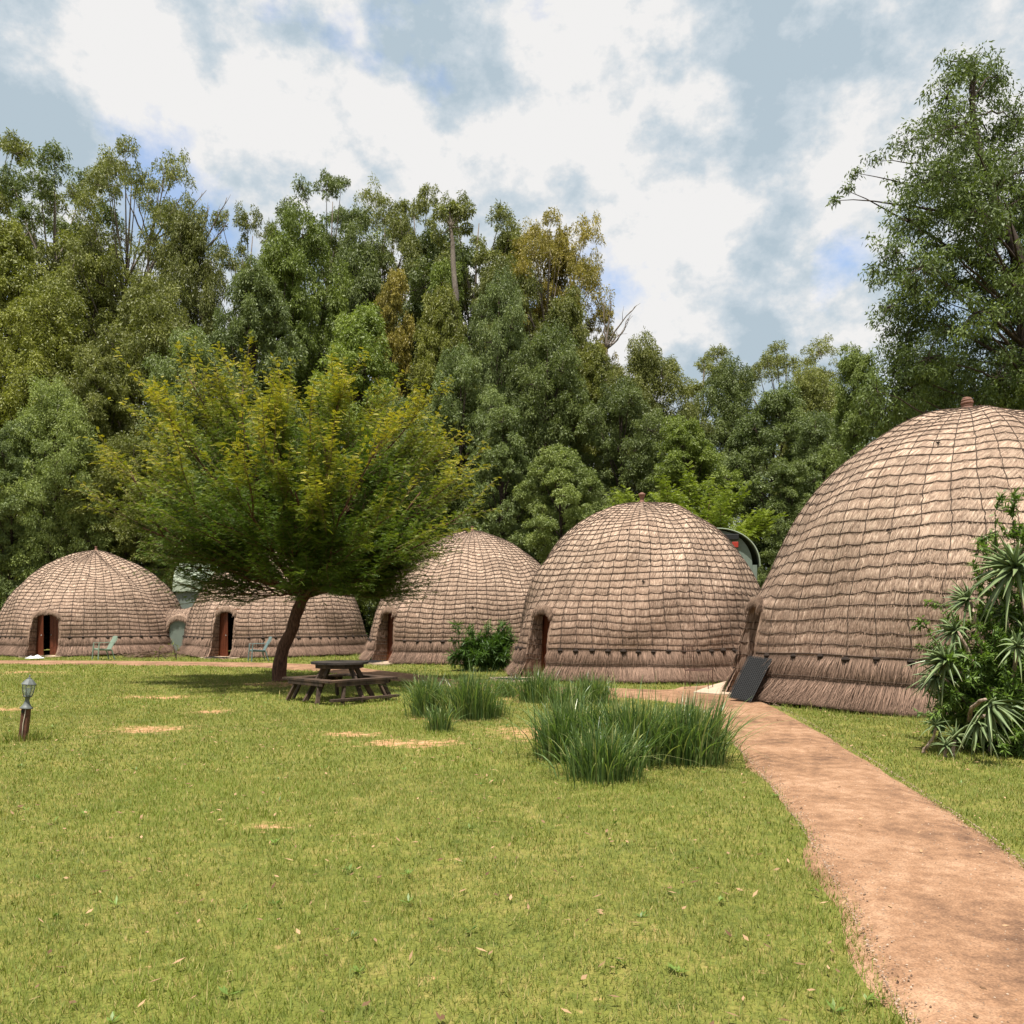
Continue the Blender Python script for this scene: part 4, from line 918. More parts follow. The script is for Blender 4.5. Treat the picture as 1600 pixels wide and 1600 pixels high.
TREES = [
 # back row, tall
 ('o1', -40, 215, 60, 260, OL, 'tall open gum at the far left edge, crown thinning against the sky'),
 ('o2', 85, 255, 58, 230, DK, 'tall thin stemmed gum at the top left, sky showing between its tufts'),
 ('o3', 185, 262, 57, 230, OL, 'sparse gum with forked bare limbs, second open crown from the left on the skyline'),
 ('d3', 290, 345, 54, 190, OL, 'bushy green gum with rounded top at the right of the bare dead branches'),
 ('d1', 120, 375, 56, 260, OL, 'dense olive gum filling the wood below the sparse top left crowns'),
 ('d2', 0, 345, 52, 230, YE, 'yellowish green gum at the upper left edge of the wood'),
 ('o2', 400, 352, 58, 170, OL, 'slender open gum left of the rounded bright green crown'),
 ('o1', 505, 295, 60, 200, DK, 'tall dark gum whose thin top tufts just touch the upper sky near the left third'),
 ('d1', 480, 358, 50, 210, GR, 'large rounded bright green gum above the left part of the spreading tree'),
 ('d4', 435, 385, 47, 150, GR, 'round headed green gum directly left of the large bright green one'),
 ('o3', 590, 318, 60, 210, OL, 'broad open gum on the skyline above the middle of the spreading tree'),
 ('o1', 660, 322, 60, 180, OL, 'open crowned gum just left of the tall bare grey trunk'),
 ('o2', 755, 330, 58, 190, OL, 'airy gum on the skyline just right of the tall bare grey trunk'),
 ('d1', 700, 385, 58, 260, DK, 'dark mass of gum foliage behind the tall bare grey trunk'),
 ('d3', 560, 385, 57, 240, DK, 'dark gum behind the conical rusty crown'),
 ('o3', 842, 368, 56, 200, BR, 'golden brown topped gum where the skyline starts to drop'),
 ('d4', 862, 372, 58, 130, BR, 'warm brown green gum standing behind the golden topped one'),
 ('d2', 790, 370, 59, 150, OL, 'olive gum on the skyline between the bare trunk and the golden topped crown'),
 ('d1', 800, 425, 54, 200, OL, 'olive gum below the golden brown topped crown'),
 ('o1', 915, 480, 55, 140, BR, 'golden open gum stepping down beside the clouds'),
 ('d4', 615, 424, 46, 110, BR, 'rusty brown conical young gum in the middle of the wood'),
 ('d4', 690, 412, 49, 130, GR, 'light green pointed gum left of the bare trunk, below the skyline'),
 ('d2', 690, 452, 44, 150, YE, 'yellowish conical gum below the foot of the bare grey trunk'),
 ('d1', 775, 450, 45, 150, BL, 'grey green gum to the right of the yellowish conical one'),
 ('d2', 390, 430, 44, 190, BL, 'blue green dense gum above the upper left twigs of the spreading tree'),
 # middle row
 ('d3', 230, 460, 46, 260, OL, 'wide olive gum in the left middle of the wood'),
 ('d1', 70, 470, 45, 240, YE, 'warm green gum in the left middle of the wood near the edge'),
 ('d2', 160, 560, 42, 170, OL, 'olive gum with a dark slender trunk above the leftmost hut'),
 ('d3', 310, 540, 42, 230, BL, 'silvery gum behind the left side of the spreading tree'),
 ('d2', 560, 480, 43, 200, GR, 'fresh green gum behind the top of the spreading tree'),
 ('d1', 720, 560, 41, 170, BL, 'silvery green gum beside the right edge of the spreading tree'),
 ('d2', 870, 470, 47, 170, OL, 'slender olive gum below the golden open one'),
 ('d1', 850, 530, 43, 190, DK, 'dark gum rising above the gap between the middle huts'),
 ('d2', 925, 540, 45, 150, YE, 'yellow green narrow gum left of the bare curved branches'),
 ('d3', 1015, 545, 50, 190, OL, 'broad rounded gum rising behind the hut with the clay finial'),
 ('d1', 970, 610, 42, 180, DK, 'deep green gum directly behind the clay finial'),
 ('o2', 1105, 556, 56, 170, OL, 'thin gum with sky showing through in the right part of the wood'),
 ('d1', 1135, 585, 50, 170, DK, 'dark green gum above the bright feathery tree'),
 ('o3', 1215, 562, 56, 200, OL, 'open gum on the low skyline beneath the big clouds'),
 ('d2', 1200, 615, 45, 190, BL, 'blue grey gum between the two right huts'),
 ('d3', 1275, 590, 50, 190, OL, 'olive gum at the low dip of the skyline beside the tall right tree'),
 ('d1', 1290, 660, 38, 190, BL, 'grey green gum just left of the roof slope of the nearest hut'),
 ('d2', 1080, 660, 40, 180, GR, 'mid green gum behind the bright feathery tree'),
 # front row, low
 ('d3', 90, 610, 39, 190, PA, 'pale silvery bushy gum above the leftmost hut at the left edge'),
 ('d2', 15, 660, 38, 150, BL, 'low grey green gum at the left edge behind the leftmost hut'),
 ('d1', 210, 700, 40, 200, OL, 'low dark gum right behind the leftmost hut finial'),
 ('d4', 780, 640, 38, 150, BL, 'silvery young gum above the gap between the third and fourth huts'),
 ('d2', 880, 700, 36, 170, PA, 'pale leaved low gum to the left of the clay finial'),
 ('d1', 640, 640, 39, 200, DK, 'dark low gum behind the right half of the spreading tree'),
 ('d3', 450, 640, 40, 260, DK, 'dark gum hidden behind the middle of the spreading tree'),
 ('d4', 1240, 720, 36, 130, DK, 'small dark gum tucked against the left slope of the nearest hut'),
]
rr = random.Random(5)
for i, (k, px, top, Y, wp, col, lab) in enumerate(TREES):
    v = rr.uniform(0.88, 1.12)
    set_tree(k, px, top, Y, wp, tuple(c * v for c in col), lab, rr.uniform(0, 6.28), G)
# undergrowth closing the foot of the wood
def undergrowth():
    r = np.random.default_rng(44); mb = MB(); n = 90000; X = r.uniform(-48, 40, n); Yb = 48 + 6 * r.uniform(0, 1, n) + 2 * np.sin(X * 0.6)
    hz = (2.6 + 1.1 * np.sin(X * 0.9 + 1) + 0.8 * np.sin(X * 2.3)); C = np.stack([X, Yb, hz * r.uniform(0, 1, n) ** 0.8], -1)
    D = unit(rdir(r, n) + np.array([0, -0.2, 0.1])); mb.leaves(C, D, unit(np.cross(D, rdir(r, n))), r.uniform(0.2, 0.4, n), 0.13, r.uniform(0, 0.7, n))
    o = mb.build('undergrowth', M['gum_leaf']); o.color = (0.75, 0.85, 0.75, 1); kind(o, 'stuff'); tag(o, 'dark leafy undergrowth at the foot of the wood behind the huts', 'undergrowth')
undergrowth()

# tall bare grey trunk with tufts at its top
def bare_gum():
    b = at(722, 965, 55.5); t = at(705, 322, 55.5); root = empty('gum_tree', (b[0], 55.5, -0.1), 'tall gum with a bare grey trunk and only a few tufts at its top', 'tree', G)
    r = np.random.default_rng(61); H = t[2]; dx = t[0] - b[0]; z = np.linspace(0, H, 26); x = dx * (z / H) ** 1.3 + 0.10 * np.sin(z * 0.6) + 0.05 * np.sin(z * 1.7)
    tb = MB(); P = np.stack([x, 0.1 * np.sin(z * 0.5), z], -1); R_ = np.interp(z, [0, H * 0.7, H * 0.93, H], [0.34, 0.24, 0.15, 0.07]) * (1 + r.normal(0, 0.06, 26)); tb.tube(P, R_, 9)
    cb = MB()
    for (ox, oz, rad) in ((-0.7, -0.1, 0.5), (-0.35, 0.35, 0.45), (0.6, 0.1, 0.5), (1.15, 0.2, 0.5), (1.0, -0.9, 0.4), (-0.9, -1.4, 0.45), (0.2, 0.5, 0.35)):
        c = np.array([dx + ox, r.uniform(-0.4, 0.4), H - 0.4 + oz]); tb.tube(bez(np.array([dx, 0, H - 1.3]), np.array([dx + ox * 0.3, 0, H - 0.9 + oz * 0.5]), c, 6), np.linspace(0.06, 0.015, 6), 5)
        n = 340; dd = rdir(r, n); C = c + dd * rad * r.uniform(0.2, 1, (n, 1)) ** 0.5; D = unit(dd * 0.4 + rdir(r, n) * 0.5 + np.array([0, 0, -0.5])); cb.leaves(C, D, unit(np.cross(D, rdir(r, n))), r.uniform(0.15, 0.3, n), 0.08, r.uniform(0, 1, n))
    tb.build('trunk', M['gum_bark'], root, smooth=True); o = cb.build('crown', M['gum_leaf'], root); o.color = (*OL, 1)
bare_gum()

# dead bare branches against the sky
def dead_tree(px, py0, tip_list, Y, label, seed):
    b = at(px, py0, Y); root = empty('dead_tree', (b[0], Y, 0), label, 'tree'); r = np.random.default_rng(seed); tb = MB(); z0 = b[2]
    tb.tube([(0, 0, -0.1), (0.15, 0, z0 * 0.4), (-0.1, 0.1, z0 * 0.8), (0, 0, z0)], [0.22, 0.18, 0.12, 0.09], 7)
    for (tx, ty) in tip_list:
        t = at(tx, ty, Y) - np.array([b[0], Y, 0]); s = np.array([0, 0, z0]); t[1] = r.uniform(-0.8, 0.8); mid = s * 0.5 + t * 0.5 + np.array([r.normal(0, 0.25), 0, -abs(t[0]) * 0.12])
        P = bez(s, mid, t, 10) + r.normal(0, 0.035, (10, 3)); P[0] = s; tb.tube(P, np.linspace(0.095, 0.022, 10), 5)
        for k in (4, 6, 7, 8):
            d = unit(P[-1] - P[3] + r.normal(0, 0.9, 3) + np.array([0, 0, 0.5])); L = r.uniform(0.5, 1.3); tb.tube([P[k], P[k] + d * L * 0.5 + r.normal(0, 0.05, 3), P[k] + d * L], [0.025, 0.017, 0.009], 4)
    tb.build('trunk', M['gum_bark'], root, smooth=True)
dead_tree(232, 385, [(215, 318), (256, 300), (272, 345), (318, 290), (287, 310), (195, 300), (262, 270)], 67, 'leafless grey branches forking into the sky at the top left of the wood', 1)
dead_tree(308, 400, [(358, 312), (361, 353), (325, 322), (300, 340), (345, 362)], 66, 'bare dead branches reaching right against the cloud at the top left', 2)
dead_tree(948, 545, [(992, 482), (955, 458), (946, 462), (981, 496), (968, 520)], 64, 'thin bare curved branches standing against the cloud where the skyline drops', 3)

# tall gum at the right edge, foliage drooping
def right_gum():
    Y = 27.0; b = at(1640, 965, Y); root = empty('gum_tree', (b[0], Y, -0.1), 'tall drooping gum at the right edge behind the nearest hut, dark against bright cloud', 'tree', G)
    r = np.random.default_rng(91); tb, cb = MB(), MB(); ob = np.array([b[0], Y, -0.1])
    q = lambda px, py, dy=0: at(px, py, Y + dy) - ob
    TP = np.array([[0, 0, 0], q(1625, 700), q(1604, 520), q(1590, 400), q(1548, 300), q(1520, 180), q(1525, 90)]); P = resamp(TP, 24); tb.tube(P, np.interp(np.linspace(0, 1, 24), [0, 0.4, 1], [0.42, 0.24, 0.04]), 10)
    cl = [(1420, 345, .95), (1400, 395, .8), (1450, 330, .9), (1490, 345, .9), (1530, 330, .9), (1570, 350, .9), (1600, 330, .9), (1410, 440, .95), (1390, 480, .75), (1440, 420, .9), (1470, 385, .9), (1430, 500, .95), (1400, 520, .8), (1460, 470, .8), (1500, 440, 1.0), (1530, 420, .8),
          (1480, 520, 1.0), (1520, 490, 1.0), (1560, 470, .9), (1590, 450, .7), (1540, 540, 1.0), (1590, 520, 1.0), (1450, 560, .9), (1500, 570, 1.0), (1410, 560, .8), (1560, 590, 1.0), (1600, 600, 1.0), (1470, 610, .9), (1420, 610, .9), (1525, 620, .9), (1640, 540, 1.1), (1650, 460, 1.0), (1640, 380, 1.0), (1660, 620, 1.1),
          (1440, 290, .9), (1480, 270, .9), (1520, 260, 1.0), (1560, 290, .9), (1600, 270, 1.0), (1460, 220, .9), (1500, 200, .9), (1550, 220, 1.0), (1590, 190, .9), (1480, 150, .8), (1530, 150, .9), (1510, 100, .8), (1560, 120, .7), (1640, 300, 1.1), (1640, 220, 1.0), (1303, 314, .16), (1318, 296, .2), (1340, 270, .2), (1375, 250, .3), (1415, 225, .6), (1385, 640, .8), (1370, 610, .6), (1395, 580, .7), (1350, 625, .5), (1560, 400, .9), (1600, 400, .9), (1575, 330, .9), (1610, 470, .9), (1540, 370, .8), (1510, 400, .7), (1600, 560, 1.0), (1570, 440, .8), (1500, 310, .8), (1540, 290, .8)]
    for (px, py, rad) in cl:
        dy = r.uniform(-2.6, 2.6) if rad > 0.4 else 0.0; c = q(px, py, dy); hz = c[2] - abs(c[0] - P[12][0]) * r.uniform(0.15, 0.5) - r.uniform(0.2, 1.5); k = int(np.argmin(np.abs(P[:, 2] - max(hz, 6)))); s = P[k]
        br = bez(s, s * 0.45 + c * 0.55 + np.array([0, 0, 0.5]), c, 9) + np.r_[np.zeros((1, 3)), r.normal(0, 0.04, (8, 3))]; tb.tube(br, np.linspace(0.016 + 0.008 * np.linalg.norm(c - s), 0.008, 9), 5)
        nsub = max(4, int(22 * rad * rad + 3)); d = rdir(r, nsub); sc = c + d * rad * r.uniform(0.3, 1.1, (nsub, 1))
        for j in range(nsub):
            tb.tube(bez(c, (c + sc[j]) / 2 + np.array([0, 0, 0.12]), sc[j] - np.array([0, 0, 0.15]), 4), [0.014, 0.01, 0.008, 0.005], 4, cap=False)
            nl = int(r.integers(44, 76) * min(1, 0.15 + rad)); dd = rdir(r, nl); C = sc[j] + dd * np.array([1.1, 1.1, 0.9]) * min(0.30, rad * 0.9) * r.uniform(0.1, 1, (nl, 1)) ** 0.6; D = unit(dd * 0.25 + rdir(r, nl) * 0.55 + np.array([0, 0, -0.5]))
            cb.leaves(C, D, unit(np.cross(D, rdir(r, nl))), r.uniform(0.11, 0.20, nl), 0.048, np.clip(r.uniform(0.0, 0.6) + r.uniform(0, 0.4, nl), 0, 1))
    tb.build('trunk', M['dark_bark'], root, smooth=True); o = cb.build('crown', M['gum_leaf'], root); o.color = (0.66, 0.76, 0.60, 1)
right_gum()
# broad gum below and left of it
def low_right():
    for (px, top, Y, wp, col, lab, k) in ((1345, 555, 27.5, 150, (0.95, 1.05, .7), 'leafy gum on the left flank of the tall right tree', 'd2'), (1440, 575, 26, 220, (0.85, 1.0, .75), 'dark gum behind the top left of the nearest hut', 'd3'), (1560, 590, 26, 240, (0.8, 0.95, .7), 'dark gum behind the coiled finial of the nearest hut', 'd1'), (1660, 560, 25.5, 200, (0.8, 0.95, .7), 'dark gum cut off by the right edge behind the nearest hut', 'd2')):
        set_tree(k, px, top, Y, wp, col, lab, rr.uniform(0, 6), G)
low_right()

# ------------------------------------------------------------------ feathery trees: the big spreading tree and the bright one behind the huts
def fronds(mb, P0, D, L, r, tipv, wl=0.030, npair=5, rv=None):
    """pinnate leaves: P0 base, D direction, L length; each pair two narrow leaflets"""
    n = len(P0); up = rdir(r, n) * 0.6 + np.array([0, 0, 1.0]); S = unit(np.cross(D, up)); Nn = np.cross(S, D)
    if rv is None: rv = r.uniform(0, 1, n)
    for k in range(npair):
        f = (k + 0.6) / npair; C = P0 + D * (L * f)[:, None] + Nn * (-0.25 * L * f * f)[:, None]
        for s in (-1, 1):
            d = unit(S * s + D * 0.45 - Nn * 0.15); mb.leaves(C, d, unit(D + Nn * 0.15), L * 0.30 * (1.15 - 0.5 * abs(f - 0.4)), wl, np.clip(rv + r.normal(0, 0.12, n), 0, 1), tipv)
def feathery(seed, base, TR, limbs, n2, n3, len2, len3, ground_off, leafmat, twig_n=9, fl=0.13, wl=0.028, tips=True, spread3=0.55, upb=0.35, rad0=0.20, env=None):
    r = np.random.default_rng(seed); tb, cb, tw = MB(), MB(), MB()
    tb.tube(TR, np.interp(np.linspace(0, 1, len(TR)), [0, 0.07, 0.35, 1], [rad0 * 1.35, rad0 * 1.0, rad0 * 0.78, rad0 * 0.72]) * (1 + 0.05 * np.sin(np.arange(len(TR)) * 1.7)), 14)
    F0 = TR[-1]; FP, FD, FT, FR = [], [], [], []
    for (end, rw) in limbs:
        end = np.array(end, float); st = TR[-1 - int(r.integers(0, 3))]; L = np.linalg.norm(end - st)
        c = st * 0.55 + end * 0.45 + np.array([0, 0, -0.10 * L]) * (1 if abs(end[2] - st[2]) < L * 0.7 else 0.3); P = bez(st, c, end, 11) + np.r_[np.zeros((1, 3)), r.normal(0, 0.035, (10, 3))]
        tb.tube(P, np.linspace(rw, rw * 0.30, 11), 8)
        dl = unit(end - st)
        for j in range(n2):
            f = 0.30 + 0.70 * (j + r.uniform(0, 1)) / n2; s = P[int(f * 10)]; d = unit(dl + rdir(r, 1)[0] * 0.62 + np.array([0, 0, upb])); L2 = len2 * r.uniform(0.65, 1.2)
            e = s + d * L2; Q = bez(s, (s + e) / 2 + r.normal(0, 0.08, 3), e, 8); tb.tube(Q, np.linspace(rw * 0.30 + 0.004, 0.013, 8), 5)
            for k in range(n3):
                f3 = 0.15 + 0.85 * (k + r.uniform(0, 1)) / n3; s3 = Q[min(7, int(f3 * 7.99))]; outw = unit(s3 - F0 + np.array([0, 0, 0.3]))
                d3 = unit(d * 0.6 + outw * 0.6 + rdir(r, 1)[0] * spread3 + np.array([0, 0, upb * 0.7])); L3 = len3 * r.uniform(0.55, 1.3)
                e3 = s3 + d3 * L3; R3 = bez(s3, (s3 + e3) / 2 + r.normal(0, 0.05, 3) + np.array([0, 0, -0.03]), e3, 7); R3[-1, 2] -= 0.02
                tw.tube(R3, np.linspace(0.011, 0.004, 7), 4, cap=False)
                # twigs
                paths = [R3]
                for q_ in range(twig_n):
                    ft = 0.1 + 0.85 * (q_ + r.uniform(0, 1)) / twig_n; s4 = R3[min(6, int(ft * 6.99))]; d4 = unit(d3 * 0.9 + rdir(r, 1)[0] * 0.75 + np.array([0, 0, 0.1])); L4 = r.uniform(0.2, 0.5) * (1.15 - 0.6 * ft)
                    paths.append(np.array([s4, s4 + d4 * L4 * 0.5, s4 + d4 * L4 + np.array([0, 0, -0.02])]))
                for pi_, pp in enumerate(paths):
                    Lp = np.linalg.norm(pp[-1] - pp[0]); nf = max(3, int(Lp / 0.06)); t = np.linspace(0.05, 1, nf); idx = t * (len(pp) - 1); i0 = np.clip(idx.astype(int), 0, len(pp) - 2); fr_ = (idx - i0)[:, None]
                    C = pp[i0] * (1 - fr_) + pp[i0 + 1] * fr_; ax_ = unit(pp[-1] - pp[0]); sd = np.cross(ax_, np.array([0, 0, 1.0])); sd = sd / max(np.linalg.norm(sd), 1e-6)
                    sg = np.where(np.arange(nf) % 2 == 0, 1, -1)[:, None]; D = unit(ax_ * 0.55 + sd * sg * 0.9 + r.normal(0, 0.28, (nf, 3)))
                    FP.append(C); FD.append(D)
                    outer = np.linalg.norm(C - F0, axis=1); FT.append(outer); FR.append(np.full(nf, (k * 0.37 + j * 0.21) % 1.0) * 0.5 + (t > 0.6) * 0.15)
    FP = np.concatenate(FP); FD = np.concatenate(FD); FT = np.concatenate(FT); FR = np.concatenate(FR)
    keep = r.uniform(0, 1, len(FP)) < 1.0; FP, FD, FT, FR = FP[keep], FD[keep], FT[keep], FR[keep]
    rel = FP - F0; el = rel[:, 2] / np.maximum(np.linalg.norm(rel, axis=1), 0.1)
    mx_ = np.percentile(FT, 97)
    tv = np.clip((FT / mx_ - 0.72) / 0.34, 0, 1) ** 1.3 * np.clip(el * 1.6 + 0.25, 0, 1) if tips else np.zeros(len(FP))
    tv = np.clip(tv * r.uniform(0.2, 1.3, len(FP)), 0, 1)
    fronds(cb, FP, FD, r.uniform(0.7, 1.2, len(FP)) * fl, r, tv, wl, 4, np.clip(FR + r.uniform(0, 0.4, len(FP)), 0, 1))
    return tb, tw, cb
def spreading_tree():
    Yt = EYE * F / (1064 - HOR); b = gnd(440, 1064); q = lambda px, py, dy=0.0: at(px, py, Yt + dy) - b
    TR = resamp(np.array([q(439, 1066), q(436, 1052), q(442, 1015), q(456, 985), q(461, 965), q(470, 942), q(478, 925)]), 22); TR[0, 2] = -0.1
    L = [((140, 795), -1.0, .05), ((195, 690), 1.2, .05), ((235, 610), -1.6, .05), ((290, 590), 0.8, .05), ((345, 575), -0.6, .07), ((395, 600), 1.8, .06), ((430, 590), -1.8, .07), ((475, 632), 0.3, .08),
         ((545, 590), -1.0, .06), ((590, 600), 1.4, .06), ((640, 620), -0.3, .06), ((712, 650), 0.9, .06), ((728, 720), -1.3, .06), ((722, 800), 0.2, .07), ((665, 850), -1.2, .06),
         ((560, 860), 1.8, .05), ((250, 760), -2.2, .05), ((330, 860), -1.2, .05), ((380, 880), 1.2, .045), ((470, 720), 3.0, .06), ((470, 720), -3.4, .06), ((330, 690), 2.8, .05), ((600, 710), 2.8, .05), ((360, 740), -3.2, .05), ((570, 740), -3.4, .05), ((450, 830), -2.8, .05), ((540, 840), -2.6, .05), ((240, 830), 1.0, .045), ((500, 880), 1.0, .04), ((375, 925), 0.6, .04), ((610, 900), -0.8, .05), ((590, 905), 1.4, .04), ((350, 905), 1.6, .03), ((540, 925), 0.9, .03), ((625, 885), 0.1, .035)]
    ctr = (462, 905)
    limbs = []
    for (p, dy, rw) in L:
        # limb ends sit about two thirds of the way out; shoots continue to the outline
        e = (ctr[0] + (p[0] - ctr[0]) * 0.74, ctr[1] + (p[1] - ctr[1]) * 0.725); limbs.append((q(e[0], e[1], dy * 0.95 - 0.9), rw))
    tb, tw, cb = feathery(21, b, TR, limbs, 8, 8, 1.65, 1.15, b, 'acacia_leaf', twig_n=6, fl=0.125, wl=0.029, upb=0.22, spread3=0.50)
    root = empty('spreading_tree', tuple(b), 'wide spreading feathery tree with leaning brown trunk and yellowish shoot tips in the lawn', 'tree')
    tb.build('trunk', M['acacia_bark'], root, smooth=True); tw.build('twigs', M['acacia_twig'], root); cb.build('crown', M['acacia_leaf'], root)
    print('spreading tree leaflets', cb.n // 4)
spreading_tree()
def bright_tree():
    Y = 35.5; b = at(1085, 965, Y); b[2] = 0; q = lambda px, py, dy=0.0: at(px, py, Y + dy) - b
    TR = np.array([q(1085, 1010), q(1088, 960), q(1082, 920), q(1085, 880)]); TR[0, 2] = -0.1; TR = resamp(TR, 10)
    limbs = [(q(x, y, dy), .05) for x, y, dy in ((985, 800, 0), (1010, 795, 1), (1040, 790, -1), (1075, 785, .5), (1110, 785, -.8), (1140, 795, .8), (1170, 815, 0), (1195, 825, -.7), (1130, 830, -1.4), (1000, 830, 1), (1060, 820, -1.5))]
    tb, tw, cb = feathery(23, b, TR, limbs, 6, 5, 1.1, 0.8, b, 'bright_leaf', twig_n=4, fl=0.20, wl=0.055, upb=0.15, tips=False)
    root = empty('feathery_tree', tuple(b), 'bright yellow green feathery tree just behind the hut with the clay finial', 'tree')
    tb.build('trunk', M['acacia_bark'], root, smooth=True); cb.build('crown', M['bright_leaf'], root)
bright_tree()

# ------------------------------------------------------------------ tufts of tall strappy leaves
def tuft(px, py, hgt, rad, n, label, seed, wid=0.013, lean=(0, 0)):
    r = np.random.default_rng(seed); b = gnd(px, py); mb = MB()
    bx = r.normal(0, rad * 0.42, (n, 2)); a = r.uniform(0, 2 * pi, n); out = np.stack([np.cos(a), np.sin(a)], -1) * 0.55 + bx / max(rad, 0.01) * 0.9
    Lh = hgt * r.uniform(0.45, 1.12, n) * np.where(r.uniform(0, 1, n) < 0.05, 1.25, 1); sp = r.uniform(0.08, 0.50, n) * (1 + r.exponential(0.35, n)); seg = 6; t = np.linspace(0, 1, seg)
    px_ = bx[:, None, 0] + out[:, None, 0] * sp[:, None] * Lh[:, None] * t ** 1.7 + lean[0] * t ** 1.5 * Lh[:, None]
    py_ = bx[:, None, 1] + out[:, None, 1] * sp[:, None] * Lh[:, None] * t ** 1.7 + lean[1] * t ** 1.5 * Lh[:, None]
    pz_ = Lh[:, None] * (t - (sp[:, None] * 0.55) * t ** 2.6)
    P = np.stack([px_, py_, pz_], -1); sd = np.stack([-out[:, 1], out[:, 0], 0 * a], -1); sd = unit(sd + r.normal(0, 0.5, (n, 3)) * np.array([1, 1, 0]))
    wv = wid * np.array([0.8, 1.0, 1.0, 0.85, 0.55, 0.08])[None, :, None] * r.uniform(0.6, 1.25, (n, 1, 1))
    V = np.stack([P - sd[:, None] * wv / 2, P + sd[:, None] * wv / 2], 2).reshape(-1, 3)
    i = (np.arange(n) * seg * 2)[:, None] + (np.arange(seg - 1) * 2)[None]; q = np.stack([i, i + 1, i + 3, i + 2], -1).reshape(-1, 4)
    rv = np.repeat(np.clip(r.uniform(0, 1, n), 0, 1), seg * 2); dead = (r.uniform(0, 1, n) < 0.13) * r.uniform(0.4, 1, n)
    tv = np.repeat(dead, seg * 2) 
    mb.add(V, q, None, rv, tv); o = mb.build('grass_tuft', M['tuft_blade'], smooth=True); o.location = (b[0], b[1], 0); tag(o, label, 'grass tuft', 'clumps of tall green blades in the lawn')
tuft(670, 1118, 0.80, 0.30, 760, 'leftmost tall green grass clump, right of the picnic table', 1)
tuft(686, 1142, 0.42, 0.20, 300, 'low bluish grass clump at the foot of the leftmost tall clump', 2)
tuft(736, 1122, 0.86, 0.38, 1150, 'dense tall grass clump with arching tips, second from the left', 3)
tuft(790, 1088, 0.50, 0.32, 420, 'small grass clump between the dense tall clump and the doorstep', 4)
tuft(838, 1096, 0.72, 0.40, 900, 'dark green grass clump in front of the clay finial hut doorway', 5)
tuft(925, 1098, 0.62, 0.42, 800, 'grass clump to the right of the one before the doorway', 6)
tuft(885, 1108, 0.58, 0.40, 480, 'thin grass clump between the two clumps beside the doorway', 10)
tuft(890, 1185, 0.78, 0.42, 1300, 'large foreground grass clump, left part of the big patch beside the path', 7, 0.015)
tuft(985, 1190, 0.82, 0.42, 1300, 'large foreground grass clump, middle of the big patch beside the path', 8, 0.015)
tuft(1075, 1188, 0.80, 0.42, 1300, 'large foreground grass clump, right part of the big patch beside the path', 9, 0.015, (0.08, 0))
tuft(940, 1215, 0.62, 0.40, 800, 'lowest and nearest grass clump of the big foreground patch', 11, 0.015)
tuft(770, 1118, 0.36, 0.30, 220, 'sparse short grass clump right of the dense tall clump', 12)

# ------------------------------------------------------------------ aloes and shrubs
def rosette(c, axis, n, L, wdt, r, droop=0.35, thick=0.25):
    mb = MB(); axis = unit(np.array(axis, float)); ref = np.array([0, 0, 1.0]) if abs(axis[2]) < 0.9 else np.array([1.0, 0, 0]); A = unit(np.cross(axis, ref)); B = np.cross(axis, A)
    for k in range(n):
        a = k * 2.39996; el = 1.45 - 1.35 * (k / n) ** 0.8 + r.normal(0, 0.08); out = A * cos(a) + B * sin(a); d0 = unit(axis * sin(el) + out * cos(el)); Lk = L * r.uniform(0.75, 1.1) * (0.6 + 0.4 * min(1, k / n * 2.2))
        seg = 8; t = np.linspace(0, 1, seg); crv = droop * (0.5 + 0.8 * k / n) * r.uniform(0.6, 1.4)
        P = c + d0 * (t * Lk)[:, None] + axis * (0.18 * Lk * t ** 2 * (1 if k < n * 0.6 else -0.2))[:, None] + np.array([0, 0, -1.0]) * (crv * Lk * t ** 2.2)[:, None] + unit(rdir(r, 1))[0] * (0.07 * Lk * t ** 2)[:, None]
        T = unit(np.gradient(P, axis=0)); sd = unit(np.cross(T, out + axis * 1.2 + r.normal(0, 0.05, 3))); Nn = np.cross(sd, T)
        wv = (wdt * np.array([1.0, 1.0, 0.92, 0.80, 0.64, 0.46, 0.26, 0.03]))[:, None]
        V = np.stack([P - sd * wv / 2 + Nn * wv * 0.14, P + Nn * 0.0, P + sd * wv / 2 + Nn * wv * 0.14, P - Nn * wv * thick], 1).reshape(-1, 3)
        i = (np.arange(seg - 1) * 4)[:, None]; j = np.arange(4)[None]; kk = (j + 1) % 4; q = np.stack([i + j, i + 4 + j, i + 4 + kk, i + kk], -1).reshape(-1, 4)
        mb.add(V, q[:, ::-1], None, np.repeat(0.35 + 0.5 * t * 0 + r.uniform(-0.25, 0.35), seg * 4)[:seg * 4], np.repeat(sstep(0.8, 1.0, t) * 0.5, 4))
    return mb
def aloe(label, root_px, Y, heads, seed, stems=None, col=(1, 1, 1)):
    r = np.random.default_rng(seed); b = at(root_px, 965, Y); b[2] = 0; root = empty('aloe_plant', tuple(b), label, 'aloe')
    for (px, py, dy, ax_, L, n) in heads:
        c = at(px, py, Y + dy) - b; st = np.array([r.uniform(-0.3, 0.3), r.uniform(-0.15, 0.3), 0.0]) if c[2] > 0.25 else c * np.array([0.8, 0.8, 0])
        axv = unit(np.array(ax_, float)); mid = (st + c) / 2 - axv * 0.25 * np.linalg.norm(c - st); tb = MB(); P = bez(st, mid, c - axv * 0.05, 10) + np.r_[np.zeros((1, 3)), r.normal(0, 0.008, (9, 3))]
        tb.tube(P, np.linspace(0.034, 0.020, 10) * min(1, L / 0.35), 8)
        tb.build('stem', M['pale_stem'], root, smooth=True); o = rosette(c, ax_, n, L, 0.044 * L / 0.38, r).build('rosette', M['aloe_leaf'], root, smooth=True); o.color = (*col, 1)
    return root
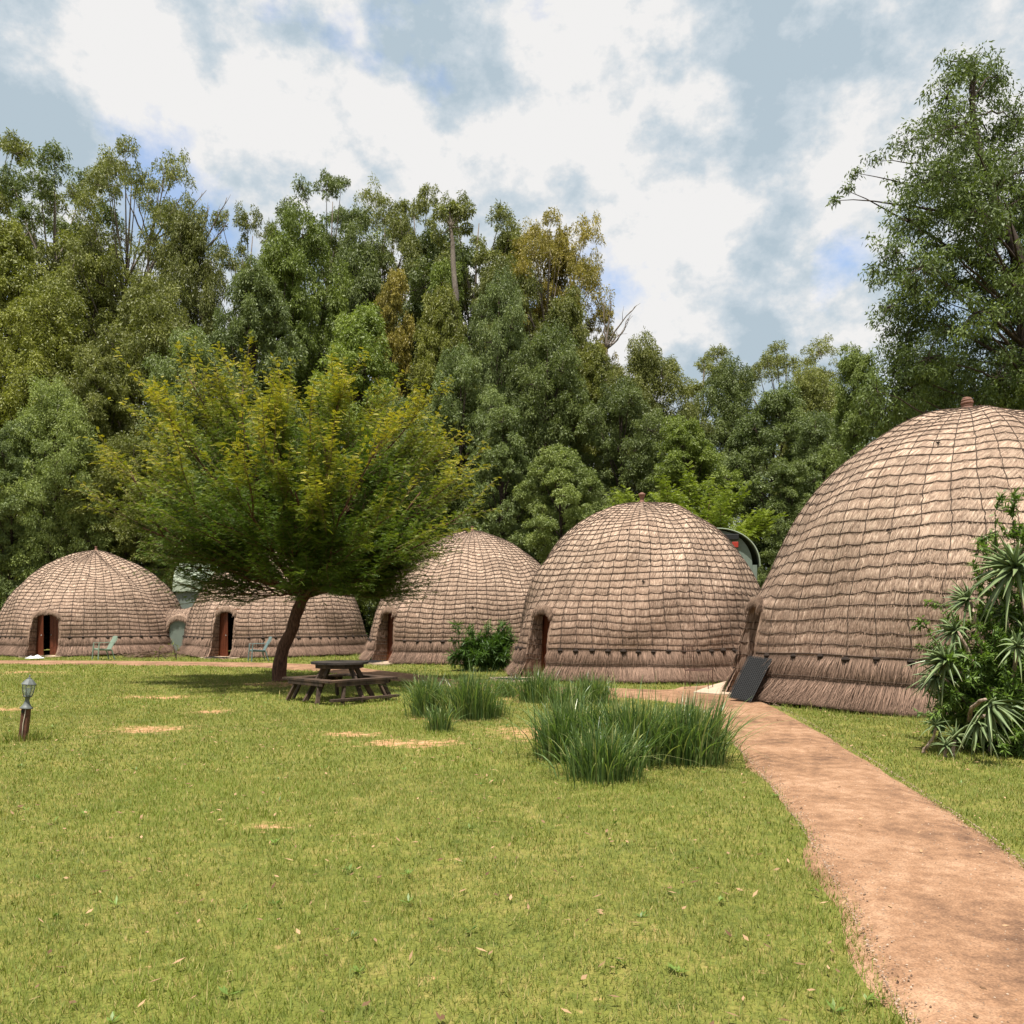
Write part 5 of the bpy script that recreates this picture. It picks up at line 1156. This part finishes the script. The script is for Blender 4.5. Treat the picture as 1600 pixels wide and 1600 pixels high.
def leafy(label, root_px, Y, shoots, seed, leafL=0.085, leafW=0.026, dens=1.0, col=(1, 1, 1), mat='shrub_leaf', name='leafy_shrub'):
    r = np.random.default_rng(seed); b = at(root_px, 965, Y); b[2] = 0; root = empty(name, tuple(b), label, 'shrub'); tb, cb = MB(), MB()
    for (px, py, dy, bush) in shoots:
        c = at(px, py, Y + dy) - b; st = np.array([r.uniform(-0.4, 0.4), r.uniform(-0.2, 0.3), 0.0]); st[0] += c[0] * 0.4; mid = (st + c) / 2 + np.array([-c[0] * 0.1, 0, 0.1]); P = bez(st, mid, c, 12); tb.tube(P, np.linspace(0.014, 0.004, 12), 5)
        for q_ in range(int(26 * bush)):
            f = r.uniform(0.25, 1.0); s = P[min(11, int(f * 11.9))]; d = unit(rdir(r, 1)[0] + unit(P[-1] - P[0]) * 0.8); Lb = r.uniform(0.15, 0.42) * (0.5 + 0.5 * bush); e = s + d * Lb + np.array([0, 0, -0.06 * Lb]); tb.tube([s, (s + e) / 2 + r.normal(0, 0.015, 3), e], [0.006, 0.004, 0.002], 4, cap=False)
            nl = int(30 * dens * Lb / 0.3) + 6; t = r.uniform(0.1, 1, nl)[:, None]; C = s * (1 - t) + e * t; D = unit(rdir(r, nl) + d * 0.7 + np.array([0, 0, -0.35])); cb.leaves(C, D, unit(np.cross(D, np.array([0, 0, 1.0]) + rdir(r, nl) * 0.5)), leafL * r.uniform(0.6, 1.25, nl), leafW, np.clip(r.uniform(0.0, 0.5) + r.uniform(0, 0.5, nl), 0, 1), mid=0.4)
        nl = int(26 * dens); t = np.linspace(0.75, 1, nl)[:, None]; C = P[8] * (1 - t) * 4 + P[-1] * (4 * t - 3); D = unit(rdir(r, nl) + np.array([0, 0, 0.2])); cb.leaves(C, D, unit(np.cross(D, rdir(r, nl))), leafL * r.uniform(0.6, 1.1, nl), leafW, r.uniform(0.4, 1, nl))
    tb.build('stems', M['dark_bark'], root, smooth=True); o = cb.build('foliage', M[mat], root); o.color = (*col, 1); return root
aloe('big branching aloe with grey green rosettes and pale stems at the right edge', 1560, 10.4, [
    (1585, 888, 0.1, (-0.8, -0.4, 0.45), 0.66, 46), (1512, 938, 0.2, (-0.8, -0.2, 0.5), 0.40, 30), (1492, 985, 0.0, (-0.8, -0.3, 0.35), 0.38, 28), (1478, 1032, -0.2, (-1, -0.3, 0.25), 0.48, 34),
    (1462, 1058, -0.1, (-0.7, -0.4, -0.5), 0.36, 26), (1545, 1100, -0.9, (0.35, -0.6, -0.8), 0.50, 22), (1528, 1128, -0.9, (-0.25, -0.4, -0.9), 0.40, 18),
    (1605, 990, 0.0, (0.1, -0.7, 0.6), 0.40, 26), (1590, 1010, -0.5, (-0.3, -0.8, 0.3), 0.34, 24), (1620, 1090, -0.5, (0.2, -0.8, 0.2), 0.45, 26), (1570, 960, 0.3, (-0.5, -0.4, 0.7), 0.36, 24), (1640, 860, 0.4, (0.2, -0.3, 0.8), 0.5, 30)], 31)
aloe('small low aloe in the grass at the foot of the big aloe', 1475, 10.0, [(1462, 1133, 0.0, (-0.3, -0.4, 0.8), 0.24, 18), (1492, 1150, -0.1, (-0.1, -0.3, 0.9), 0.26, 18), (1478, 1165, -0.2, (-0.3, -0.5, 0.7), 0.22, 16)], 32)
leafy('tangled green leafy shrub growing through the big aloe at the right edge', 1575, 10.9, [(1555, 800, 0, .7), (1580, 775, 0.2, .8), (1600, 830, 0, 1), (1540, 850, 0.3, .5), (1530, 900, 0.2, .8), (1475, 945, 0, .35), (1500, 985, 0.1, .9), (1440, 965, 0, .25), (1540, 970, -0.2, 1.2), (1570, 930, -0.1, 1.2), (1600, 960, 0, 1.2),
    (1470, 1015, 0.2, .8), (1510, 1030, 0, 1.2), (1550, 1040, -0.2, 1.4), (1590, 1050, -0.3, 1.4), (1490, 1070, 0.1, 1), (1530, 1080, 0, 1.4), (1575, 1100, 0.0, 1.4), (1500, 1110, 0.3, 1), (1600, 1120, -0.2, 1.4), (1560, 1140, 0.1, 1.2), (1520, 1145, 0.2, 1), (1625, 1000, 0.2, 1.3), (1640, 900, 0.3, 1.2), (1640, 1100, 0, 1.3), (1590, 1165, -0.1, 1.2), (1545, 1180, 0, 0.9), (1620, 1190, -0.3, 1.2), (1490, 1040, -.7, 1.3), (1520, 1060, -.8, 1.4), (1550, 1020, -.7, 1.4), (1580, 1080, -.9, 1.5), (1500, 1085, -.8, 1.3), (1540, 1120, -.7, 1.4), (1585, 1135, -.9, 1.5), (1510, 1150, -.4, 1.2), (1565, 1160, -.8, 1.4), (1600, 1020, -.6, 1.4), (1560, 990, -.5, 1.2), (1595, 930, -.2, 1.1)], 33, dens=1.6, leafL=0.095)
leafy('dense dark green aloe bush between the third and fourth huts', 755, 26.0, [(712, 972, -.3, .25), (735, 990, 0, .7), (760, 985, 0, .8), (785, 978, 0, .7), (750, 1000, -.3, 1.3), (775, 1000, -.2, 1.3), (730, 1010, -.3, 1.2), (715, 1022, -.2, .8), (765, 1018, -.5, 1.4), (790, 1005, 0, 1.2), (745, 1025, -.6, 1.2), (785, 1025, -.4, 1.2), (797, 985, .1, .8)], 34, leafL=0.26, leafW=0.036, dens=0.75, col=(0.62, 0.72, 0.72), name='aloe_bush')
leafy('little weed plant at the skirt of the clay finial hut', 1043, 21.2, [(1040, 1060, 0, .3), (1048, 1056, 0, .3), (1033, 1064, 0, .2)], 35, leafL=0.06, leafW=0.03, dens=0.7, name='weed')
leafy('bare looking tangle of dry creeper where the leftmost hut meets the passage', 262, 32.6, [(250, 1012, 0, .12), (268, 1000, 0, .15), (278, 1010, .1, .12), (240, 1018, 0, .1)], 36, leafL=0.05, leafW=0.03, dens=0.4, col=(1.6, 1.1, 0.7), name='creeper')

# loose dry straw lying against the two left huts
r = np.random.default_rng(8); mb = MB(); n = 700; c0 = gnd(235, 1027.5); C = np.stack([c0[0] + r.normal(0, 0.55, n), c0[1] + r.normal(0, 0.22, n), 0.02 + np.abs(r.normal(0, 0.10, n))], -1); D = unit(rdir(r, n) * np.array([1, 1, 0.35]))
mb.leaves(C, D, unit(np.cross(D, rdir(r, n))), r.uniform(0.1, 0.4, n), 0.022, r.uniform(0, 1, n)); o = mb.build('fallen_straw', M['debris']); kind(o, 'stuff'); tag(o, 'heap of fallen brown straw at the foot of the leftmost hut', 'straw')

# ------------------------------------------------------------------ lawn blades
def lawn():
    r = np.random.default_rng(99); mb = MB()
    for (y0, y1, dens, hgt, wid) in ((2.6, 5.5, 6500, 0.034, 0.0045), (5.5, 9, 3600, 0.036, 0.006), (9, 15, 1700, 0.040, 0.009), (15, 24, 620, 0.045, 0.014), (24, 38, 260, 0.05, 0.022)):
        xm = 0.66 * y1 + 2.6; n = int(dens * 2 * xm * (y1 - y0)); X = r.uniform(-xm, xm, n); Yy = r.uniform(y0, y1, n); ok = np.abs(X) < 0.66 * Yy + 2.6; X, Yy = X[ok], Yy[ok]
        so = soil_at(X, Yy); clump = 0.5 + 0.25 * np.sin(X * 3.1 + 2 * np.sin(Yy * 1.7)) * np.sin(Yy * 2.7 + 2 * np.sin(X * 1.3)) + 0.28 * np.sin(X * 0.9 + 1.3 * np.sin(Yy * 0.7) + 2) * np.sin(Yy * 0.8 + 1.5 * np.sin(X * 0.5)); pt = 0.5 + 0.25 * np.sin(X * 9 + Yy * 4) + 0.25 * np.sin(X * 5.3 - Yy * 11)
        jx = 0.05 * np.sin(X * 23 + Yy * 9) + r.normal(0, 0.035, len(X)); jy = r.normal(0, 0.05, len(X)); ok = ~(on_path(X + jx, Yy + jy) & on_path(X - jx, Yy)) & (r.uniform(0, 1, len(X)) < np.clip(1.15 - so * 1.25, 0.05, 1) * (0.45 + 0.55 * pt))
        for hx, hy, hr in HUTS: ok &= (X - hx) ** 2 + (Yy - hy) ** 2 > (hr - 0.02) ** 2
        X, Yy, so, clump = X[ok], Yy[ok], so[ok], clump[ok]; n = len(X)
        edge = np.zeros(n)
        for hx, hy, hr in HUTS: edge = np.maximum(edge, np.exp(-((np.sqrt((X - hx) ** 2 + (Yy - hy) ** 2) - hr) / 0.35) ** 2))
        h = hgt * r.uniform(0.5, 1.4, n) * (0.8 + 0.5 * clump) * (1 + 1.3 * edge * r.uniform(0, 1, n)) * np.where(r.uniform(0, 1, n) < 0.01, 2.2, 1); a = r.uniform(0, 2 * pi, n); ln = r.uniform(0.2, 1.1, n)
        D = unit(np.stack([np.cos(a) * ln, np.sin(a) * ln, np.ones(n)], -1)); S_ = unit(np.stack([-np.sin(a), np.cos(a), 0 * a], -1) + r.normal(0, 0.4, (n, 3)))
        C = np.stack([X, Yy, gz(X, Yy) - 0.004], -1); dry = np.clip((r.uniform(0, 1, n) < 0.16 + 0.3 * so) * r.uniform(0.3, 1, n) + 0.35 * (1 - clump) * r.uniform(0, 1, n), 0, 1)
        mb.leaves(C, D, S_, h * 1.25, wid * r.uniform(0.7, 1.3, n), np.clip(0.15 + 0.45 * clump + r.uniform(-0.15, 0.4, n), 0, 1), dry, 0.35)
    o = mb.build('grass', M['lawn_blade']); kind(o, 'stuff'); tag(o, 'short mown lawn grass with dry and bare patches', 'grass'); print('blades', mb.n // 4)
lawn()
def litter():
    r = np.random.default_rng(55); n = 2600; Yy = 2.8 + 24 * r.uniform(0, 1, n) ** 0.8; X = r.uniform(-0.66, 0.66, n) * Yy; ok = ~inpoly(X, Yy, POLY1); X, Yy = X[ok], Yy[ok]; n = len(X); a = r.uniform(0, 2 * pi, n)
    onp = inpoly(X, Yy, POLY2); keep = ~onp | (r.uniform(0, 1, n) < 0.35); X, Yy, a, onp = X[keep], Yy[keep], a[keep], onp[keep]; n = len(X)
    D = unit(np.stack([np.cos(a), np.sin(a), r.normal(0.1, 0.25, n)], -1)); mb = MB(); mb.leaves(np.stack([X, Yy, np.where(onp, 0.036, 0.026) + 0 * X], -1), D, unit(np.cross(D, np.array([0, 0, 1.0]) + r.normal(0, 0.3, (n, 3)))), r.uniform(0.03, 0.075, n), r.uniform(0.010, 0.024, n), r.uniform(0, 1, n))
    o = mb.build('fallen_leaves', M['dry_leaf']); kind(o, 'stuff'); tag(o, 'small dry fallen leaves scattered over lawn and path', 'leaves')
    mb = MB(); n = 170; Yy = 3.2 + 17 * r.uniform(0, 1, n); X = r.uniform(-0.66, 0.66, n) * Yy; ok = ~on_path(X, Yy); X, Yy = X[ok], Yy[ok]
    for x, y in zip(X, Yy):
        k = int(r.integers(5, 12)); a = r.uniform(0, 2 * pi, k); D = unit(np.stack([np.cos(a), np.sin(a), r.uniform(0.2, 0.9, k)], -1)); C = np.repeat(np.array([[x, y, 0.004]]), k, 0); mb.leaves(C, D, unit(np.cross(D, np.array([0, 0, 1.0]))), r.uniform(0.03, 0.07, k), r.uniform(0.010, 0.020), r.uniform(0.3, 1.0), 0.0, 0.6)
    o = mb.build('weeds', M['shrub_leaf']); kind(o, 'stuff'); tag(o, 'broad leaved weeds dotted through the lawn', 'weeds')
litter()
def grit():
    r = np.random.default_rng(66); n = 5200; t = r.uniform(0.05, 1, n) ** 0.9 * 59; i0 = np.clip(t.astype(int), 0, 58); f = (t - i0)[:, None]; A = qa[i0] * (1 - f) + qa[i0 + 1] * f; B = qb[i0] * (1 - f) + qb[i0 + 1] * f
    u = np.where(r.uniform(0, 1, n) < 0.45, r.beta(0.4, 6, n), np.where(r.uniform(0, 1, n) < 0.6, 1 - r.beta(0.4, 6, n), r.uniform(0, 1, n)))[:, None]; C = A * (1 - u) + B * u; sz = r.uniform(0.002, 0.0075, n)
    o8 = np.array([[1, 0, 0], [-1, 0, 0], [0, 1, 0], [0, -1, 0], [0, 0, .8], [0, 0, -.8]]); V = np.c_[C, np.full(n, 0.030)][:, None] + o8[None] * sz[:, None, None] * r.uniform(0.6, 1.4, (n, 6, 1))
    T = np.array([[0, 2, 4], [2, 1, 4], [1, 3, 4], [3, 0, 4], [2, 0, 5], [1, 2, 5], [3, 1, 5], [0, 3, 5]]); T = (np.arange(n) * 6)[:, None, None] + T[None]
    mb = MB().add(V.reshape(-1, 3), None, T.reshape(-1, 3), np.repeat(r.uniform(0, 1, n), 6)); o = mb.build('grit', M['grit']); kind(o, 'stuff'); tag(o, 'loose grit and small stones on the red path', 'grit')
grit()
# longer grass round the post of the lamp
r = np.random.default_rng(12); c0 = gnd(38, 1157); mb = MB(); n = 260; a = r.uniform(0, 2 * pi, n); rad = r.uniform(0.07, 0.33, n); C = np.stack([c0[0] + rad * np.cos(a), c0[1] + rad * np.sin(a), 0 * a], -1); D = unit(np.stack([np.cos(a) * 0.3, np.sin(a) * 0.3, 1 + 0 * a], -1) + r.normal(0, 0.2, (n, 3)))
mb.leaves(C, D, unit(np.cross(D, rdir(r, n))), r.uniform(0.06, 0.17, n), 0.008, r.uniform(0, 1, n), (r.uniform(0, 1, n) < 0.2) * 0.8, 0.35); o = mb.build('long_grass', M['lawn_blade']); kind(o, 'stuff'); tag(o, 'uncut longer grass round the foot of the garden lamp', 'grass')
for k_, (h_, pr) in PROTO.items():
    if '_used' in pr: del pr['_used']
